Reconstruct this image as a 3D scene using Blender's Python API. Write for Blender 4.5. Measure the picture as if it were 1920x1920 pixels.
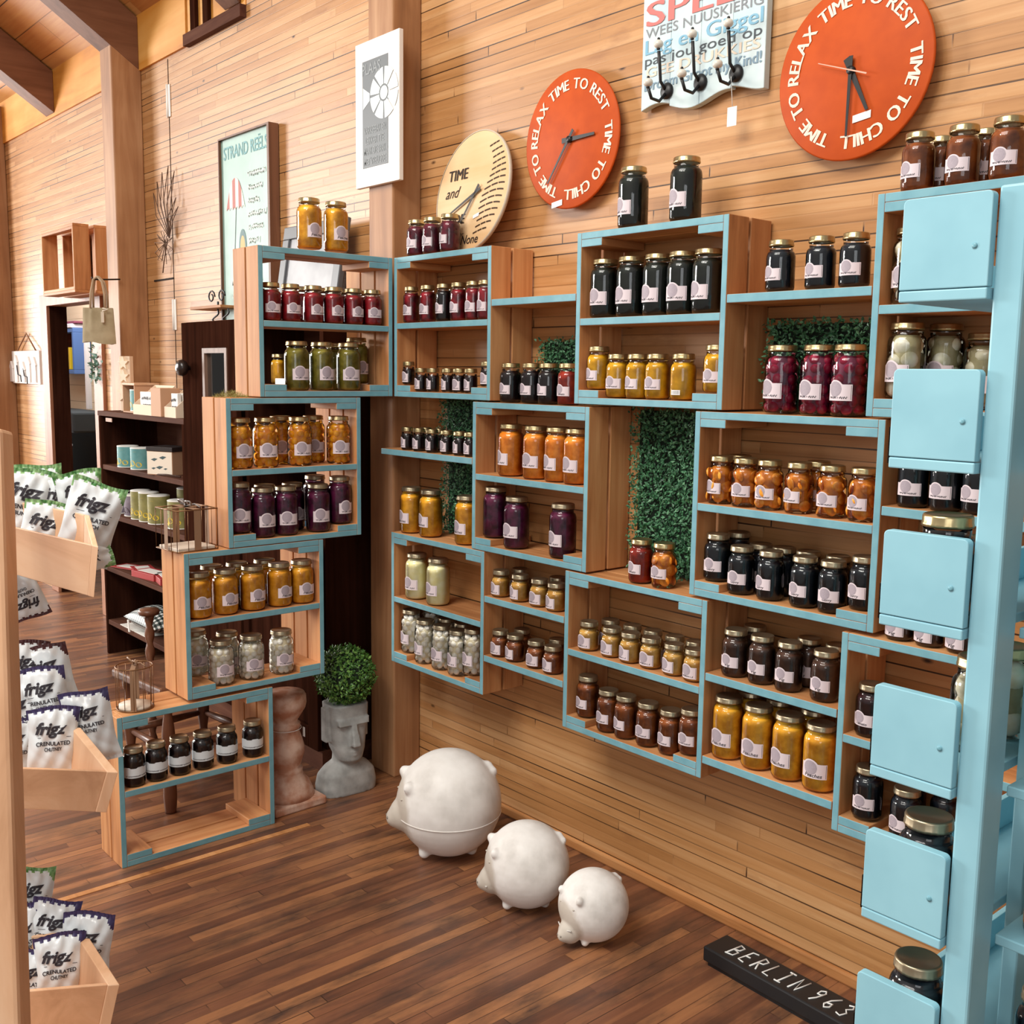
import bpy, bmesh, math, random
from mathutils import Vector, Matrix
from math import sin, cos, pi, radians
random.seed(7)
SC = bpy.context.scene
for o in list(bpy.data.objects): bpy.data.objects.remove(o)
COL = SC.collection
# ------------------------------------------------------------------ camera
cam = bpy.data.cameras.new('camera'); cam.sensor_width = 36; cam.lens = 36*1961.93/1920; cam.clip_start = .02
camo = bpy.data.objects.new('camera', cam); COL.objects.link(camo)
yaw, pit, rol = radians(-49.0509), radians(7.5361), radians(-.7802)
f_ = Vector((sin(yaw)*cos(pit), cos(yaw)*cos(pit), -sin(pit))); r_ = Vector((cos(yaw), -sin(yaw), 0)); d_ = f_.cross(r_)
r2 = r_*cos(rol)+d_*sin(rol); d2 = -r_*sin(rol)+d_*cos(rol)
mw = Matrix.Identity(4)
for i in range(3): mw[i][0] = r2[i]; mw[i][1] = -d2[i]; mw[i][2] = -f_[i]
mw.translation = (0, 0, 1.45); camo.matrix_world = mw
SC.camera = camo
# ------------------------------------------------------------------ light and exposure
vs = SC.view_settings; vs.view_transform = 'Standard'; vs.look = 'None'; vs.gamma = 1; vs.use_curve_mapping = False
vs.exposure = 0.0
wd = bpy.data.worlds.new('world'); SC.world = wd; wd.use_nodes = True
wd.node_tree.nodes['Background'].inputs[0].default_value = (1, .95, .9, 1); wd.node_tree.nodes['Background'].inputs[1].default_value = .40
def area(name, loc, target, sx, sy, power, col=(1, 1, 1)):
    l = bpy.data.lights.new(name, 'AREA'); l.shape = 'RECTANGLE'; l.size = sx; l.size_y = sy; l.energy = power; l.color = col
    o = bpy.data.objects.new(name, l); COL.objects.link(o); o.location = loc
    o.rotation_euler = (Vector(target)-Vector(loc)).to_track_quat('-Z', 'Y').to_euler(); return o
area('window_daylight', (-11.5, -3.8, 3.2), (-2.4, 2.0, 1.4), 2.6, 2.4, 700, (1, .97, .93))
area('doorway_daylight', (-11.9, .6, 1.5), (-5.0, .9, .6), 2.4, 1.8, 260, (1, .97, .93))
area('front_fill', (1.8, -2.6, 2.3), (-1.2, 1.8, 1.0), 2.0, 1.6, 34, (.93, .97, 1))  # added soft fill from the front right, no actual opening there
area('overhead_fill', (-1.6, -1.6, 5.0), (-2.0, 1.2, .6), 3.2, 2.4, 210, (1, .96, .9))  # added overhead fill for upward faces, no actual skylight
area('room_daylight', (-9.6, 2.9, 2.6), (-10.6, 3.5, 1.0), 1.0, .8, 35)
for k, (x, y) in enumerate(((-2.4, -.2), (-1.75, -.45), (-1.1, -.7))):
    area('ceiling_lamp_light', (x, y, 3.4), (x-.3, 2, 1.0), .16, .16, 9, (1, .93, .82))

# ------------------------------------------------------------------ materials
def srgb(h):
    h = h.lstrip('#'); v = [int(h[i:i+2], 16)/255 for i in (0, 2, 4)]
    return tuple(c/12.92 if c <= .04045 else ((c+.055)/1.055)**2.4 for c in v)+(1,)
MATS = {}
def newmat(name):
    m = bpy.data.materials.new(name); m.use_nodes = True; nt = m.node_tree; MATS[name] = m
    return m, nt, nt.nodes['Principled BSDF']
def plain(name, col, rough=.5, metal=0, coat=0, spec=.5):
    if name in MATS: return MATS[name]
    m, nt, b = newmat(name); b.inputs['Base Color'].default_value = srgb(col); b.inputs['Roughness'].default_value = rough
    b.inputs['Metallic'].default_value = metal; b.inputs['Coat Weight'].default_value = coat; b.inputs['Specular IOR Level'].default_value = spec; return m
def N(nt, t, **kw):
    n = nt.nodes.new(t)
    for k, v in kw.items():
        if k.startswith('_'): setattr(n, k[1:], v)
        else: n.inputs[k.replace('__', ' ')].default_value = v
    return n
def ramp(nt, stops):
    r = nt.nodes.new('ShaderNodeValToRGB'); e = r.color_ramp.elements
    while len(e) > 1: e.remove(e[0])
    for i, (p, c) in enumerate(stops):
        x = e[0] if i == 0 else e.new(p)
        x.position = p; x.color = srgb(c)
    return r
def wood(name, dark, mid, light, axis=0, rough=.5, rnd=.18, grain=26, bump=.12, spec=.4):
    m, nt, b = newmat(name); L = nt.links.new
    tc = nt.nodes.new('ShaderNodeTexCoord'); oi = nt.nodes.new('ShaderNodeObjectInfo')
    ad = N(nt, 'ShaderNodeVectorMath', _operation='ADD'); mu = N(nt, 'ShaderNodeMath', _operation='MULTIPLY'); mu.inputs[1].default_value = 31
    L(oi.outputs['Random'], mu.inputs[0]); L(tc.outputs['Object'], ad.inputs[0]); L(mu.outputs[0], ad.inputs[1])
    mp = nt.nodes.new('ShaderNodeMapping'); s = [grain]*3; s[axis] = grain*.07; mp.inputs['Scale'].default_value = s
    L(ad.outputs[0], mp.inputs['Vector'])
    n1 = N(nt, 'ShaderNodeTexNoise', Scale=1.0, Detail=6.0, Roughness=.6, Distortion=.6); L(mp.outputs[0], n1.inputs['Vector'])
    n2 = N(nt, 'ShaderNodeTexNoise', Scale=3.0, Detail=3.0); L(ad.outputs[0], n2.inputs['Vector'])
    mx = N(nt, 'ShaderNodeMath', _operation='MULTIPLY_ADD'); mx.inputs[1].default_value = .35; L(n2.outputs[0], mx.inputs[0]); 
    sc = N(nt, 'ShaderNodeMath', _operation='MULTIPLY'); sc.inputs[1].default_value = .65; L(n1.outputs[0], sc.inputs[0]); L(sc.outputs[0], mx.inputs[2])
    r = ramp(nt, [(.3, dark), (.48, mid), (.68, light)]); L(mx.outputs[0], r.inputs[0])
    hs = N(nt, 'ShaderNodeHueSaturation'); mr = N(nt, 'ShaderNodeMapRange'); mr.inputs['To Min'].default_value = 1-rnd; mr.inputs['To Max'].default_value = 1+rnd
    L(oi.outputs['Random'], mr.inputs['Value']); L(mr.outputs[0], hs.inputs['Value']); L(r.outputs[0], hs.inputs['Color']); L(hs.outputs[0], b.inputs['Base Color'])
    b.inputs['Roughness'].default_value = rough; b.inputs['Specular IOR Level'].default_value = spec
    bp = N(nt, 'ShaderNodeBump', Strength=bump, Distance=.004); L(n1.outputs[0], bp.inputs['Height']); L(bp.outputs[0], b.inputs['Normal']); return m
def planks(name, cols, gap, ax, rowh, length, rough=.45, gapw=.03, spots=.0, dirt=None, bump=.3, vari=1.0, coat=0, dirtamt=(.45, .65), seam=1.0, crack=(.38, .62)):
    """boards: ax = (along, across) world axes"""
    m, nt, b = newmat(name); L = nt.links.new
    tc = nt.nodes.new('ShaderNodeTexCoord'); sp = nt.nodes.new('ShaderNodeSeparateXYZ'); L(tc.outputs['Object'], sp.inputs[0])
    cb = nt.nodes.new('ShaderNodeCombineXYZ'); L(sp.outputs[ax[1]], cb.inputs[1])
    dv = N(nt, 'ShaderNodeMath', _operation='DIVIDE'); dv.inputs[1].default_value = rowh; L(sp.outputs[ax[1]], dv.inputs[0])
    fl = N(nt, 'ShaderNodeMath', _operation='FLOOR'); L(dv.outputs[0], fl.inputs[0]); wn = nt.nodes.new('ShaderNodeTexWhiteNoise'); wn.noise_dimensions = '1D'; L(fl.outputs[0], wn.inputs['W'])
    sf = N(nt, 'ShaderNodeMath', _operation='MULTIPLY_ADD'); sf.inputs[1].default_value = length; L(wn.outputs['Value'], sf.inputs[0]); L(sp.outputs[ax[0]], sf.inputs[2]); L(sf.outputs[0], cb.inputs[0])
    br = N(nt, 'ShaderNodeTexBrick', Scale=1.0, _offset=0.0, _squash=1.0); br.offset_frequency = 2
    for k, v in (('Mortar Size', gapw*rowh), ('Mortar Smooth', .35), ('Brick Width', length), ('Row Height', rowh), ('Bias', 0.0)): br.inputs[k].default_value = v
    br.inputs['Color1'].default_value = (0, 0, 0, 1); br.inputs['Color2'].default_value = (1, 1, 1, 1); br.inputs['Mortar'].default_value = (.5, .5, .5, 1)
    wob = N(nt, 'ShaderNodeTexNoise', Scale=1.3, Detail=2.0); L(cb.outputs[0], wob.inputs['Vector'])
    L(cb.outputs[0], br.inputs['Vector'])
    mp = nt.nodes.new('ShaderNodeMapping'); mp.inputs['Scale'].default_value = (2.2, 48, 1); L(cb.outputs[0], mp.inputs['Vector'])
    g = N(nt, 'ShaderNodeTexNoise', Scale=1.0, Detail=5.0, Roughness=.6); L(mp.outputs[0], g.inputs['Vector'])
    m1 = N(nt, 'ShaderNodeMath', _operation='MULTIPLY_ADD'); m1.inputs[1].default_value = .55*vari; L(br.outputs['Color'], m1.inputs[0])
    m2 = N(nt, 'ShaderNodeMath', _operation='MULTIPLY'); m2.inputs[1].default_value = .6; L(g.outputs[0], m2.inputs[0]); L(m2.outputs[0], m1.inputs[2])
    n3 = N(nt, 'ShaderNodeTexNoise', Scale=.9, Detail=3.0); L(tc.outputs['Object'], n3.inputs['Vector'])
    m3 = N(nt, 'ShaderNodeMath', _operation='MULTIPLY_ADD'); m3.inputs[1].default_value = .35; L(n3.outputs[0], m3.inputs[0]); L(m1.outputs[0], m3.inputs[2])
    r = ramp(nt, [(.3, cols[0]), (.62, cols[1]), (.98, cols[2])]); L(m3.outputs[0], r.inputs[0])
    col = r.outputs[0]
    if dirt:
        dm = nt.nodes.new('ShaderNodeMapping'); dm.inputs['Scale'].default_value = (2.2, 7, 1); cb2 = nt.nodes.new('ShaderNodeCombineXYZ'); L(sp.outputs[ax[0]], cb2.inputs[0]); L(sp.outputs[ax[1]], cb2.inputs[1]); L(cb2.outputs[0], dm.inputs['Vector'])
        dn = N(nt, 'ShaderNodeTexNoise', Scale=1.6, Detail=5.0, Roughness=.65); L(dm.outputs[0], dn.inputs['Vector'])
        dr = nt.nodes.new('ShaderNodeMapRange'); dr.inputs['From Min'].default_value = dirtamt[0]; dr.inputs['From Max'].default_value = dirtamt[1]; L(dn.outputs[0], dr.inputs['Value'])
        mx = N(nt, 'ShaderNodeMix', _data_type='RGBA'); L(dr.outputs[0], mx.inputs['Factor']); L(col, mx.inputs[6]); mx.inputs[7].default_value = srgb(dirt); col = mx.outputs[2]
    if spots:
        vm = nt.nodes.new('ShaderNodeMapping'); vm.inputs['Scale'].default_value = (4, 9, 1); L(cb.outputs[0], vm.inputs['Vector'])
        vo = N(nt, 'ShaderNodeTexVoronoi', Scale=1.0); L(vm.outputs[0], vo.inputs['Vector'])
        vr = nt.nodes.new('ShaderNodeMapRange'); vr.inputs['From Min'].default_value = .02; vr.inputs['From Max'].default_value = spots; vr.inputs['To Min'].default_value = 1; vr.inputs['To Max'].default_value = 0; L(vo.outputs['Distance'], vr.inputs['Value'])
        mx = N(nt, 'ShaderNodeMix', _data_type='RGBA'); L(vr.outputs[0], mx.inputs['Factor']); L(col, mx.inputs[6]); mx.inputs[7].default_value = srgb('#3a2012'); col = mx.outputs[2]
    # gaps: only some of the seams are dark
    sm = nt.nodes.new('ShaderNodeMapping'); sm.inputs['Scale'].default_value = (1.1, 1/rowh*.5, 1); L(cb.outputs[0], sm.inputs['Vector'])
    sn = N(nt, 'ShaderNodeTexNoise', Scale=1.0, Detail=1.0); L(sm.outputs[0], sn.inputs['Vector'])
    sr = nt.nodes.new('ShaderNodeMapRange'); sr.inputs['From Min'].default_value = crack[0]; sr.inputs['From Max'].default_value = crack[1]; sr.inputs['To Min'].default_value = .12*seam; sr.inputs['To Max'].default_value = seam; L(sn.outputs[0], sr.inputs['Value'])
    gm = N(nt, 'ShaderNodeMath', _operation='MULTIPLY'); L(br.outputs['Fac'], gm.inputs[0]); L(sr.outputs[0], gm.inputs[1])
    mg = N(nt, 'ShaderNodeMix', _data_type='RGBA'); L(gm.outputs[0], mg.inputs['Factor']); L(col, mg.inputs[6]); mg.inputs[7].default_value = srgb(gap); L(mg.outputs[2], b.inputs['Base Color'])
    b.inputs['Roughness'].default_value = rough; b.inputs['Coat Weight'].default_value = coat; b.inputs['Coat Roughness'].default_value = .3
    iv = N(nt, 'ShaderNodeMath', _operation='SUBTRACT'); iv.inputs[0].default_value = 1; L(br.outputs['Fac'], iv.inputs[1])
    bp = N(nt, 'ShaderNodeBump', Strength=bump, Distance=.003); L(iv.outputs[0], bp.inputs['Height']); L(bp.outputs[0], b.inputs['Normal']); return m
def mottled(name, a, bcol, scale=30, rough=.5, coat=0, detail=3, bump=0, lo=.35, hi=.65, spec=.5):
    if name in MATS: return MATS[name]
    m, nt, b = newmat(name); L = nt.links.new
    tc = nt.nodes.new('ShaderNodeTexCoord'); n = N(nt, 'ShaderNodeTexNoise', Scale=scale, Detail=detail); 
    oi = nt.nodes.new('ShaderNodeObjectInfo'); ad = N(nt, 'ShaderNodeVectorMath', _operation='ADD'); L(tc.outputs['Object'], ad.inputs[0]); L(oi.outputs['Random'], ad.inputs[1]); L(ad.outputs[0], n.inputs['Vector'])
    r = ramp(nt, [(lo, a), (hi, bcol)]); L(n.outputs[0], r.inputs[0]); L(r.outputs[0], b.inputs['Base Color']); b.inputs['Roughness'].default_value = rough; b.inputs['Coat Weight'].default_value = coat; b.inputs['Specular IOR Level'].default_value = spec
    if bump:
        bp = N(nt, 'ShaderNodeBump', Strength=bump, Distance=.004); L(n.outputs[0], bp.inputs['Height']); L(bp.outputs[0], b.inputs['Normal'])
    return m
def clear(name, tint, ior=1.5, rough=.02):
    m = bpy.data.materials.new(name); m.use_nodes = True; nt = m.node_tree; nt.nodes.clear(); MATS[name] = m
    o = nt.nodes.new('ShaderNodeOutputMaterial'); t = nt.nodes.new('ShaderNodeBsdfTransparent'); t.inputs[0].default_value = tint
    g = nt.nodes.new('ShaderNodeBsdfGlossy'); g.inputs['Roughness'].default_value = rough; g.inputs[0].default_value = (1, 1, 1, 1)
    f = nt.nodes.new('ShaderNodeFresnel'); f.inputs[0].default_value = ior; mx = nt.nodes.new('ShaderNodeMixShader')
    for a, b in ((f.outputs[0], mx.inputs[0]), (t.outputs[0], mx.inputs[1]), (g.outputs[0], mx.inputs[2]), (mx.outputs[0], o.inputs[0])): nt.links.new(a, b)
    return m
GLASS = clear('jar_glass', (.985, .99, .985, 1)); ACRYL = clear('clear_acrylic', (.93, .95, .96, 1), 1.45)
WALLW = planks('wall_boards', ('#9b6838', '#bf8b58', '#d9af80'), '#2c170c', (0, 2), .030, 1.0, .42, .075, .07, vari=.5, bump=.25, dirt='#93603a', dirtamt=(.58, .85), seam=.95, crack=(.47, .6))
FLOORW = planks('floor_strips', ('#4c2e22', '#7c5039', '#a5714a'), '#22130d', (1, 0), .034, .62, .38, .045, 0, '#41302a', vari=.9, bump=.12, dirtamt=(.45, .72), seam=.8)
PLY = wood('orange_ply', '#b06a22', '#d8923a', '#e8b060', 0, .5, .05, 9)
CEIL = planks('roof_boards', ('#8e5526', '#bd7d42', '#d49f60'), '#3a1c0c', (0, 1), .14, 1.8, .5, .02, 0, vari=.9)
BEAM = wood('beam_timber', '#5a3826', '#795038', '#8d6248', 1, .6, .05, 14)
POSTW = wood('post_timber', '#7d5436', '#a4754f', '#c0946c', 2, .55, .06, 16)
CRW = [wood('crate_pine_'+'xyz'[i], '#8c5730', '#bd8150', '#d5a06c', i, .6, .16) for i in range(3)]
DARKW = wood('dark_stained_wood', '#3a221a', '#58382c', '#6d4a3b', 0, .7, .05, 20, spec=.04)
DARKZ = wood('dark_stained_upright', '#1c0f0a', '#311a12', '#43261b', 2, .8, .05, 20, spec=.0)
LITEW = wood('pale_pine', '#b98a66', '#d8ab86', '#e6c2a0', 0, .55, .06, 12)
LITEZ = wood('pale_pine_upright', '#b98a66', '#d8ab86', '#e6c2a0', 2, .55, .06, 12)
PAINT = mottled('teal_paint', '#6ba0ae', '#78abb7', 25, .5, bump=.05)
SKY = mottled('sky_blue_paint', '#8bbfce', '#95c9d7', 12, .45, bump=.06)
WHITE = plain('white_paint', '#f2efe8', .5); BLACK = plain('black_iron', '#151314', .45); PAPER = plain('label_paper', '#ddcfd4', .6)
EMBLEM = mottled('label_emblem', '#9b8f99', '#aea2aa', 900, .6); INK = plain('ink', '#2c2830', .7)
LID = plain('gold_lid', '#b9a67c', .3, .95); LID2 = plain('pewter_lid', '#a89a80', .34, .9)
BRASS = plain('bronze_wire', '#7d5a3c', .4, .7); PRICE = plain('price_sticker', '#e9e9e6', .5)

# ------------------------------------------------------------------ mesh helpers
class MB:
    def __init__(s): s.v = []; s.f = []; s.m = []; s.sm = []
    def add(s, vs, fs, mi=0, sm=False):
        b = len(s.v); s.v += [tuple(v) for v in vs]; s.f += [tuple(i+b for i in f) for f in fs]; s.m += [mi]*len(fs); s.sm += [sm]*len(fs); return s
    def box(s, x0, x1, y0, y1, z0, z1, mi=0, front=None):
        if x0 > x1: x0, x1 = x1, x0
        if y0 > y1: y0, y1 = y1, y0
        if z0 > z1: z0, z1 = z1, z0
        vs = [(x0, y0, z0), (x1, y0, z0), (x1, y1, z0), (x0, y1, z0), (x0, y0, z1), (x1, y0, z1), (x1, y1, z1), (x0, y1, z1)]
        fs = [(0, 3, 2, 1), (4, 5, 6, 7), (0, 1, 5, 4), (1, 2, 6, 5), (2, 3, 7, 6), (3, 0, 4, 7)]
        n = len(s.m); s.add(vs, fs, mi)
        if front is not None: s.m[n+2] = front
        return s
    def hexa(s, p, mi=0):   # 8 points, bottom ring then top ring
        return s.add(p, [(0, 3, 2, 1), (4, 5, 6, 7), (0, 1, 5, 4), (1, 2, 6, 5), (2, 3, 7, 6), (3, 0, 4, 7)], mi)
    def lathe(s, prof, c=(0, 0, 0), n=32, mi=0, cap=True, sm=True, rf=None):
        vs = []; fs = []
        for (r, z) in prof:
            for k in range(n):
                a = 2*pi*k/n; q = r*(rf(a, z) if rf else 1); vs.append((c[0]+q*cos(a), c[1]+q*sin(a), c[2]+z))
        for i in range(len(prof)-1):
            for k in range(n): fs.append((i*n+k, i*n+(k+1) % n, (i+1)*n+(k+1) % n, (i+1)*n+k))
        if cap: fs.append(tuple(range(n-1, -1, -1))); fs.append(tuple((len(prof)-1)*n+k for k in range(n)))
        return s.add(vs, fs, mi, sm)
    def tube(s, pts, r, n=8, mi=0, closed=False):
        P = [Vector(p) for p in pts]; vs = []; fs = []; m = len(P); prev = None
        for i, p in enumerate(P):
            t = (P[(i+1) % m]-P[i-1]) if closed else (P[min(i+1, m-1)]-P[max(i-1, 0)])
            t.normalize()
            if prev is None: u = t.orthogonal().normalized()
            else:
                u = prev-t*prev.dot(t); u = u.normalized() if u.length > 1e-6 else t.orthogonal().normalized()
            prev = u; w = t.cross(u); rr = r[i] if isinstance(r, (list, tuple)) else r
            for k in range(n): a = 2*pi*k/n; vs.append(p+(u*cos(a)+w*sin(a))*rr)
        for i in range(m if closed else m-1):
            j = (i+1) % m
            for k in range(n): fs.append((i*n+k, i*n+(k+1) % n, j*n+(k+1) % n, j*n+k))
        if not closed: fs.append(tuple(range(n-1, -1, -1))); fs.append(tuple((m-1)*n+k for k in range(n)))
        return s.add(vs, fs, mi, True)
    def ball(s, c, r, mi=0, n=14, sc=(1, 1, 1), mat=None):
        vs = []; fs = []; h = n//2
        for i in range(h+1):
            t = pi*i/h
            for k in range(n):
                a = 2*pi*k/n; v = Vector((sin(t)*cos(a)*r*sc[0], sin(t)*sin(a)*r*sc[1], cos(t)*r*sc[2]))
                if mat: v = mat @ v
                vs.append(v+Vector(c))
        for i in range(h):
            for k in range(n): fs.append((i*n+k, (i+1)*n+k, (i+1)*n+(k+1) % n, i*n+(k+1) % n))
        return s.add(vs, fs, mi, True)
    def mesh(s, name, mats):
        me = bpy.data.meshes.new(name); me.from_pydata(s.v, [], s.f); 
        for m in (mats if isinstance(mats, (list, tuple)) else [mats]): me.materials.append(m)
        me.polygons.foreach_set('material_index', s.m); me.polygons.foreach_set('use_smooth', s.sm); me.update(); return me
    def build(s, name, mats, parent=None, bevel=0, loc=None, rot=None):
        return put(name, s.mesh(name, mats), parent, bevel, loc, rot)
def put(name, me, parent=None, bevel=0, loc=None, rot=None):
    o = bpy.data.objects.new(name, me); COL.objects.link(o)
    if parent: o.parent = parent
    if loc is not None: o.location = loc
    if rot is not None: o.rotation_euler = rot
    if bevel:
        b = o.modifiers.new('edge', 'BEVEL'); b.width = bevel; b.segments = 2; b.limit_method = 'ANGLE'; b.harden_normals = False
    return o
def tag(o, label, cat, group=None):
    o['label'] = label; o['category'] = cat
    if group: o['group'] = group
    return o
def thing(name, label, cat, loc=(0, 0, 0), rot=(0, 0, 0), group=None):
    o = bpy.data.objects.new(name, None); COL.objects.link(o); o.location = loc; o.rotation_euler = rot; o.empty_display_size = .05
    return tag(o, label, cat, group)
def struct(o): o['kind'] = 'structure'; return o
def copy_tree(o, parent=None):
    c = o.copy(); COL.objects.link(c)
    if parent: c.parent = parent
    for ch in list(o.children): copy_tree(ch, c)
    return c
GC = {}
def glyphs(body, size=1, bold=0, shear=0):
    """flat outline of some writing: verts (x,y), faces, width"""
    key = (body, bold, shear)
    if key not in GC:
        cu = bpy.data.curves.new('w', 'FONT'); cu.body = body; cu.size = 1; cu.offset = bold; cu.shear = shear; cu.resolution_u = 3
        ob = bpy.data.objects.new('w', cu); me = bpy.data.meshes.new_from_object(ob)
        vs = [(v.co.x, v.co.y) for v in me.vertices]; fs = [tuple(p.vertices) for p in me.polygons]
        bpy.data.objects.remove(ob); bpy.data.curves.remove(cu); bpy.data.meshes.remove(me)
        w = (min(v[0] for v in vs), max(v[0] for v in vs)) if vs else (0, .3)
        GC[key] = (vs, fs, w)
    vs, fs, w = GC[key]
    return [(x*size, y*size) for x, y in vs], fs, (w[0]*size, w[1]*size)
def write(mb, body, size, fn, mi=0, align='C', bold=0, shear=0, x=0, y=0, fit=None, sx=1):
    vs, fs, (a, b) = glyphs(body, size, bold, shear)
    if fit: sx = fit/(b-a)
    off = -(a+b)/2 if align == 'C' else -a
    mb.add([fn((vx+off)*sx+x, vy+y) for vx, vy in vs], fs, mi)
    return mb
def scribble(mb, x0, x1, y, h, fn, mi=0, seed=0, wt=.16):
    """an illegible line of writing"""
    rn = random.Random(seed); x = x0; n = max(6, int((x1-x0)/h*5)); pts = []
    for i in range(n+1): pts.append((x0+(x1-x0)*i/n+rn.uniform(-.1, .1)*h, y+h*(.5+.5*sin(i*2.1+seed)*rn.uniform(.5, 1))))
    for (ax, ay), (bx, by) in zip(pts, pts[1:]):
        if rn.random() < .12: continue
        d = Vector((bx-ax, by-ay)); d.normalize(); p = Vector((-d.y, d.x))*h*wt*.5
        mb.add([fn(ax-p.x, ay-p.y), fn(bx-p.x, by-p.y), fn(bx+p.x, by+p.y), fn(ax+p.x, ay+p.y)], [(0, 1, 2, 3)], mi)
    return mb
# ------------------------------------------------------------------ room shell
YW = 2.172
def slab(name, x0, x1, y0, y1, z0, z1, m, bevel=0): return struct(MB().box(x0, x1, y0, y1, z0, z1).build(name, m, None, bevel))
slab('floor', -12, 3.2, -4.2, 4.4, -.12, 0, FLOORW)
w = MB().box(-5.9, 3.2, YW, YW+.1, 0, 4.6).box(-12, -6.97, YW, YW+.1, 0, 4.6).box(-6.97, -6.17, YW, YW+.1, 1.83, 4.6).box(-6.17, -5.9, YW, YW+.1, 0, 4.6)
struct(w.build('wall_back', WALLW))
struct(MB().box(-12, -8.2, 3.56, 3.66, 0, 2.6).build('wall_far', planks('pale_boards', ('#cdb190', '#dcc6a6', '#ead8bc'), '#8c7456', (0, 2), .16, 2.5, .6, .02)))
k = .65
struct(MB().hexa([(-12, YW+.4, 3.185-.4*k-.0), (-3.6, YW+.4, 3.185-.4*k), (-3.6, -1.0, 3.185+k*(YW+1)), (-12, -1.0, 3.185+k*(YW+1)),
        (-12, YW+.4, 3.285-.4*k), (-3.6, YW+.4, 3.285-.4*k), (-3.6, -1.0, 3.285+k*(YW+1)), (-12, -1.0, 3.285+k*(YW+1))]).build('ceiling', CEIL))
struct(MB().box(-12, -4.83, YW-.012, YW+.0, 2.93, 3.4).build('trim_1', PLY))
b = MB()
for z0, z1 in ((2.90, 2.93),): b.box(-12, -5.06, YW-.006, YW, z0, z1)
struct(MB().box(-2.99, 3.2, YW-.016, YW, 0, .032).build('baseboard_back', wood('baseboard_pine', '#9a6438', '#bd8350', '#d09a66', 0, .45, .03), None, .006))
struct(MB().box(-5.064, -5.060, YW-.002, YW, 1.2, 2.92).build('trim_2', plain('seam_shadow_gap', '#1d0f08', .9)))
struct(MB().box(-5.30, -5.06, YW-.004, YW, 1.888, 1.896).build('trim_3', MATS['seam_shadow_gap']))
for i_, (x_, y0_, y1_) in enumerate(((-2.845, .2, 1.62), (-1.30, .1, 1.55))):
    struct(MB().box(x_-.011, x_+.011, y0_, y1_, -.004, .0016).build('trim_%d' % (5+i_), MATS['baseboard_pine']))
# doorway casing
dw = MB().box(-7.10, -6.965, YW-.02, YW, 0, 1.90).box(-6.175, -6.03, YW-.02, YW, 0, 1.90).box(-6.97, -6.17, YW-.02, YW, 1.83, 1.90)
struct(dw.build('door_1', wood('casing_wood', '#7e4f36', '#a06a4c', '#b98264', 2, .5, .03), None, .003))
struct(MB().box(-6.97, -6.955, YW, YW+.1, 0, 1.83).box(-6.185, -6.17, YW, YW+.1, 0, 1.83).build('trim_4', DARKZ))
# timber posts, beams, rafters
def post(label, x0, x1, y0, y1, z1): return tag(MB().box(x0, x1, y0, y1, 0, z1).build('timber_post', POSTW, None, .006), label, 'post', 'timber posts along the boarded wall')
post('square timber post in the corner behind the blue crates, carrying a framed sign', -3.146, -2.998, 2.055, YW-.001, 3.6)
post('tall timber post beside the dark bookshelf with tote bag hanging on it', -5.535, -5.388, 2.02, YW-.001, 3.17)
post('dark timber post beyond the white house hanging at the far end', -8.05, -7.74, 2.03, YW-.001, 3.17)
def rafter(label, x0, x1, drop, y1=-.6):
    zz = lambda y: 3.185+k*(YW-y)-.002
    p = [(x0, y1, zz(y1)-drop), (x1, y1, zz(y1)-drop), (x1, YW-.012, zz(YW)-drop), (x0, YW-.012, zz(YW)-drop), (x0, y1, zz(y1)), (x1, y1, zz(y1)), (x1, YW-.012, zz(YW)), (x0, YW-.012, zz(YW))]
    return tag(MB().hexa(p).build('roof_rafter', BEAM, None, .004), label, 'rafter', 'sloping roof rafters')
rafter('brown roof rafter ending on the wall above the hanging pine crate', -6.83, -6.68, .235)
rafter('brown roof rafter resting on top of the tote bag post', -5.54, -5.385, .25)
rafter('short roof rafter end over the slatted vent opening', -4.42, -4.28, .2)
t = thing('ceiling_lamp', 'round white lamp set into the sloping orange ceiling', 'lamp', (-5.93, 1.80, 3.415), (math.atan(-k), 0, 0))
MB().lathe([(.0, -.028), (.05, -.028), (.075, -.022), (.085, 0), (.085, .01)], n=28, cap=False).build('diffuser', plain('lamp_white', '#f6f2ea', .35), t)
MB().lathe([(.085, -.02), (.1, -.02), (.103, .01), (.085, .01)], n=28, cap=False).build('rim', WHITE, t)
t = thing('vent_frame', 'dark slatted vent opening high on the boarded wall', 'vent', (-4.55, YW, 2.92))
MB().box(-.27, .3, -.03, 0, 0, .05).build('sill', DARKW, t)
for x in (-.18, -.05): MB().box(x-.025, x+.025, -.022, 0, .05, .5).build('slat', DARKZ, t)
MB().box(-.27, .3, -.004, 0, .05, .5).build('backing', PLY, t)
for z, s in ((2.727, 'upper'), (1.715, 'lower')):
    t = thing('strap_hinge', s+' white strap hinge on the board seam of the back wall', 'hinge', (-5.062, YW, z), group=None)
    MB().box(-.022, .022, -.006, 0, -.075, .075).build('leaf', WHITE, t, .002)
    MB().tube([(0, -.008, -.075), (0, -.008, .075)], .006).build('knuckle', WHITE, t)

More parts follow.
